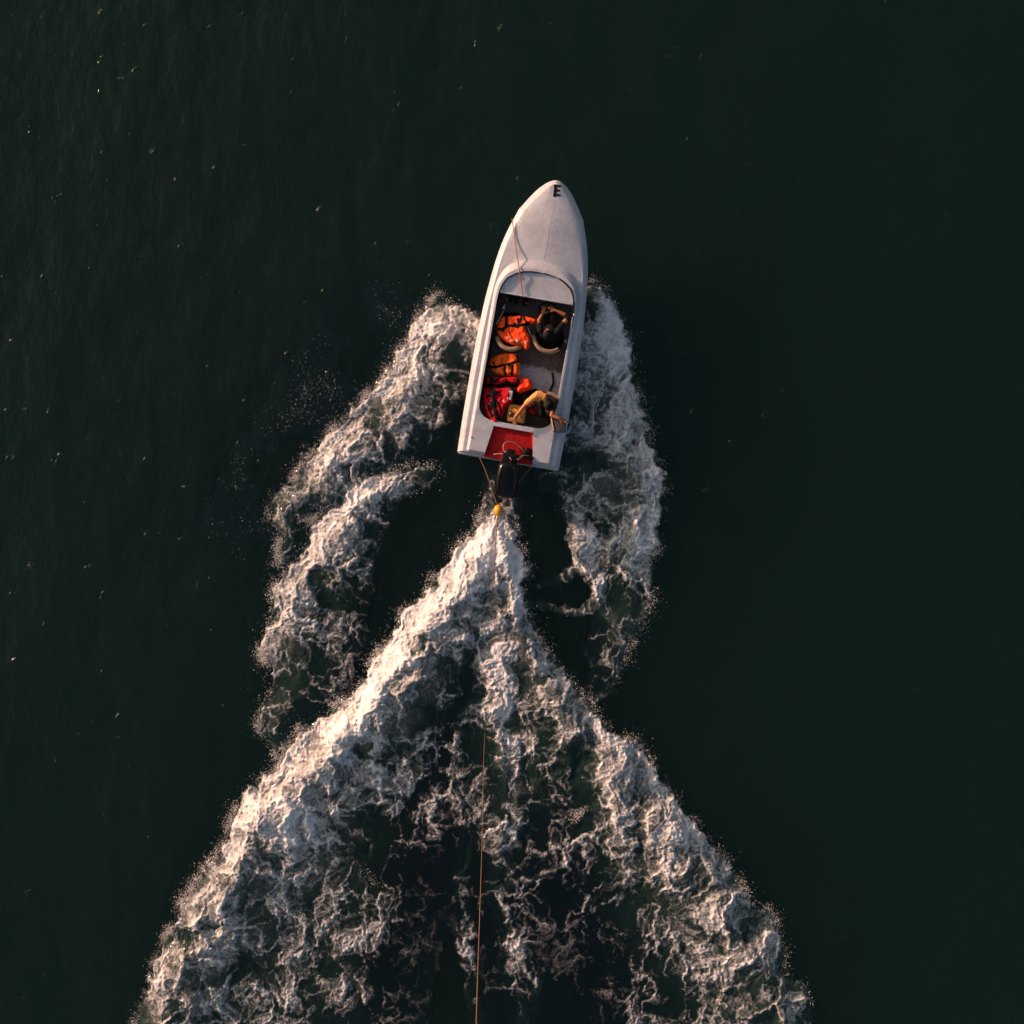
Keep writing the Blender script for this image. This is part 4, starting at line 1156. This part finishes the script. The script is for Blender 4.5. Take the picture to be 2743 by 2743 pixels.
class Body:
    def __init__(s): s.mb = MB(); s.t = []
    def c(s, p0, r0, p1, r1, k): s.mb.cone(p0, r0, p1, r1); s.t.append((p0, r0, p1, r1, k))
    def hand(s, wrist, d, side, nrm, k, curl=.25, spread=.16, sc=1.0):
        """palm, four unequal fingers and a thumb; d = pointing direction, side = thumb side, nrm = back of hand"""
        d = d.normalized(); side = (side - d * side.dot(d)).normalized(); nrm = d.cross(side).normalized() if nrm is None else nrm.normalized()
        w = Vector(wrist)
        for o_ in (-.022, -.007, .008, .022):
            s.c(w + d * .012 * sc + side * o_ * .6 * sc, .014 * sc, w + d * .075 * sc + side * o_ * sc, .0125 * sc, k)
        for i, (o_, L) in enumerate(((.026, .070), (.009, .080), (-.009, .074), (-.026, .056))):
            b = w + d * .078 * sc + side * o_ * sc
            dd = (d + side * (o_ * 6 * spread)).normalized()
            m_ = b + dd * L * .5 * sc - nrm * curl * .012 * sc
            e = m_ + (dd * (1 - curl * .4) - nrm * curl).normalized() * L * .5 * sc
            s.c(b, .0100 * sc, m_, .0092 * sc, k); s.c(m_, .0092 * sc, e, .0078 * sc, k)
        b = w + d * .025 * sc + side * .026 * sc
        m_ = b + (d * .7 + side * .8).normalized() * .038 * sc; e = m_ + (d * 1.0 + side * .25 - nrm * .3).normalized() * .032 * sc
        s.c(b, .0135 * sc, m_, .0110 * sc, k); s.c(m_, .0110 * sc, e, .0085 * sc, k)
    def head(s, c, f, up, k):
        """skull, jaw, nose, ears; f = facing, up = crown direction"""
        f = f.normalized(); up = (up - f * up.dot(f)).normalized(); r = f.cross(up)
        s.c(c - f * .022 + up * .018, .083, c + f * .022 + up * .022, .080, k)
        s.c(c + f * .03 - up * .02, .062, c + f * .045 - up * .072, .036, k)
        s.c(c + f * .098 + up * .012, .010, c + f * .113 - up * .020, .014, k)
        s.c(c + f * .080 + up * .030, .018, c + f * .085 + up * .030, .018, k)
        for q in (-1, 1):
            s.c(c + r * .080 * q - f * .008 + up * .016, .014, c + r * .086 * q - f * .012 - up * .022, .011, k)
            s.c(c + r * .034 * q + f * .070 - up * .018, .026, c + r * .030 * q + f * .066 - up * .03, .026, k)

def face(c, f, up, parent):
    f = f.normalized(); up = (up - f * up.dot(f)).normalized(); r = f.cross(up)
    for q in (-1, 1):
        MB().ell(c + r * .031 * q + f * .088 + up * .006, (.011, .011, .009)).build('eye', M['eye'], parent)
        MB().tube([c + r * .016 * q + f * .097 + up * .026, c + r * .034 * q + f * .094 + up * .030, c + r * .050 * q + f * .083 + up * .025], .004, 6).build('eyebrow', M['hair'], parent)
    MB().tube([c - r * .024 + f * .086 - up * .050, c + f * .095 - up * .049, c + r * .024 + f * .086 - up * .050], .006, 6).build('mouth', M['lips'], parent)

def hair(c, f, up, parent, name='hair', depth=.30):
    f = f.normalized(); up = (up - f * up.dot(f)).normalized(); r = f.cross(up)
    v = []; fc = []; nu, nv = 30, 12
    for j in range(nv + 1):
        for i in range(nu):
            ph = 2 * math.pi * i / nu
            back = .5 - .5 * math.cos(ph)                 # 0 at brow, 1 at nape
            th = (j / nv) * (math.radians(62) + math.radians(58) * back)
            rr = .098 + .006 * math.sin(7 * ph + 3 * j) * (j > 1) + .004 * math.sin(13 * ph - 2 * j)
            d = up * math.cos(th) + (f * math.cos(ph) * 1.08 + r * math.sin(ph) * .94) * math.sin(th)
            v.append(c - f * .006 + up * .022 + d * rr)
    for j in range(nv):
        for i in range(nu):
            fc.append((j * nu + i, (j + 1) * nu + i, (j + 1) * nu + (i + 1) % nu, j * nu + (i + 1) % nu))
    nv0 = len(v)
    # inner rim so that the hair has thickness
    for i in range(nu): v.append(v[nv * nu + i] * .6 + (c + up * .01) * .4)
    for i in range(nu): fc.append((nv * nu + i, nv0 + i, nv0 + (i + 1) % nu, nv * nu + (i + 1) % nu))
    return MB().add(v, fc).build(name, M['hair'], parent)

FWD = Vector((ax.x, ax.y, 0)); RGT = Vector((ax.y, -ax.x, 0)); UP = Vector((0, 0, 1))

# driver: skin 0, black shirt 1, brown shorts 2
B = Body()
pel = P(1470, 884, .58); che = P(1473, 893, .86); nk = P(1470, 895, 1.01); hd = P(1467, 897, 1.14)
rs_, ls_ = P(1495, 887, .95), P(1447, 885, .95)
B.c(pel - RGT * .07, .12, pel + RGT * .07, .12, 2); B.c(pel + UP * .05, .13, che, .135, 1)
B.c(che - RGT * .09, .115, che + RGT * .09, .115, 1); B.c(che + UP * .05 - RGT * .12, .07, che + UP * .05 + RGT * .12, .07, 1)
B.c(che + UP * .05, .075, nk, .055, 1); B.c(nk - UP * .02, .050, hd, .055, 0)
hf = (FWD + UP * .1 - RGT * .25)
B.head(hd, hf, UP - FWD * .15, 0)
re, rw = P(1523, 848, .84), P(1488, 831, .86)
m_ = rs_.lerp(re, .45)
B.c(rs_, .062, m_, .056, 1); B.c(m_, .050, rs_.lerp(re, .8), .042, 0); B.c(rs_.lerp(re, .8), .046, re, .046, 1); B.c(re, .046, re.lerp(rw, .22), .044, 1)
B.c(re.lerp(rw, .2), .042, rw, .029, 0)
B.hand(rw, (P(1474, 824, .86) - rw), FWD * -1 + UP * .3, None, 0, curl=.5)
le, lw = P(1442, 862, .78), P(1452, 843, .78)
B.c(ls_, .060, ls_.lerp(le, .6), .052, 1); B.c(ls_.lerp(le, .6), .046, le, .042, 0); B.c(le, .041, lw, .029, 0)
B.hand(lw, (P(1457, 829, .80) - lw), RGT, None, 0, curl=.5)
for sx in (-1, 1):
    hip = pel + RGT * .09 * sx; kn = P(1468 + sx * 15, 848, .60); an = P(1467 + sx * 13, 826, .26)
    B.c(hip, .105, kn, .072, 2); B.c(kn, .062, an, .042, 0); B.c(an - UP * .03, .038, an + FWD * .16 - UP * .05, .030, 0)
drv = remesh(B.mb, 'person', B.t, [M['skin1'], M['blackcloth'], M['brown']], P(1470, 884, .45))
tag(drv, 'driver in black shirt seated at the steering wheel with right elbow out', 'person')
hair(hd, hf, UP - FWD * .15, drv); face(hd, hf, UP - FWD * .15, drv)

# passenger at the stern, turned aft: skin 0, striped shirt 1, dark trousers 2, then shade painted on the shirt's right half
B = Body()
AFT = -FWD
pel = P(1456, 1072, .56); che = P(1458, 1064, .86); nk = P(1464, 1077, 1.00); hd = P(1470, 1089, 1.10)
rs_, ls_ = P(1440, 1057, .95), P(1487, 1074, .93)
B.c(pel - RGT * .07, .12, pel + RGT * .07, .12, 2); B.c(pel + UP * .04, .125, che, .125, 3)
B.c(che - RGT * .10, .105, che, .105, 1); B.c(che, .105, che + RGT * .12, .105, 3); B.c(rs_, .068, rs_.lerp(ls_, .42), .068, 1); B.c(rs_.lerp(ls_, .42), .068, ls_, .068, 3); B.c(rs_.lerp(ls_, .5), .075, nk, .055, 3)  # right half of the shirt darkened in colour for the shade there
B.c(nk - UP * .02, .050, hd, .055, 0)
hf = AFT + UP * .05 + RGT * .15; hu = UP + AFT * .2
B.head(hd, hf, hu, 0)
re, rw = P(1412, 1079, .86), P(1381, 1116, .84)
B.c(rs_, .066, rs_.lerp(re, .5), .062, 1); B.c(rs_.lerp(re, .45), .062, re, .056, 1); B.c(re, .042, re.lerp(rw, .45), .040, 0); B.c(re.lerp(rw, .45), .039, rw, .027, 0)
B.hand(rw, P(1378, 1144, .80) - rw, RGT * -1, None, 0, curl=.2, spread=.25)
le, lw = P(1478, 1113, .90), P(1499, 1121, .93)
B.c(ls_, .062, ls_.lerp(le, .55), .056, 3); B.c(ls_.lerp(le, .5), .044, le, .040, 0); B.c(le, .040, lw, .028, 0)
B.hand(lw, P(1516, 1129, .915) - lw, AFT, None, 0, curl=.25, spread=.2)
for sx in (-1, 1):
    hip = pel + RGT * .09 * sx; kn = P(1460 + sx * 10, 1108, .60); an = P(1458 + sx * 11, 1116, .22)
    B.c(hip, .10, kn, .07, 2); B.c(kn, .06, an, .045, 2); B.c(an - UP * .03, .038, an + AFT * .12 - UP * .04, .030, 0)
pas = remesh(B.mb, 'person', B.t, [M['skin2'], M['shirt'], M['blackcloth'], M['brown']], P(1456, 1072, .45))
tag(pas, 'passenger in orange striped shirt, its shaded right half coloured dark brown, turned aft with one arm on the stern edge', 'person')
hair(hd, hf, hu, pas); face(hd, hf, hu, pas)
# collar bands of the shirt
for k, (r_, zz) in enumerate(((.235, .93), (.205, .955))):
    pts = []
    for t in np.linspace(math.radians(150), math.radians(5), 16):
        c0 = P(1463, 1082, zz)
        pts.append(c0 + Vector((math.cos(t) * r_ * 1.15, math.sin(t) * r_ * .92, -.05 * max(0, -math.cos(t)) )))
    MB().tube(pts, .010, 6).build('shirt_band', M['boxlit_band'], pas)
print('built', len(bpy.data.objects))
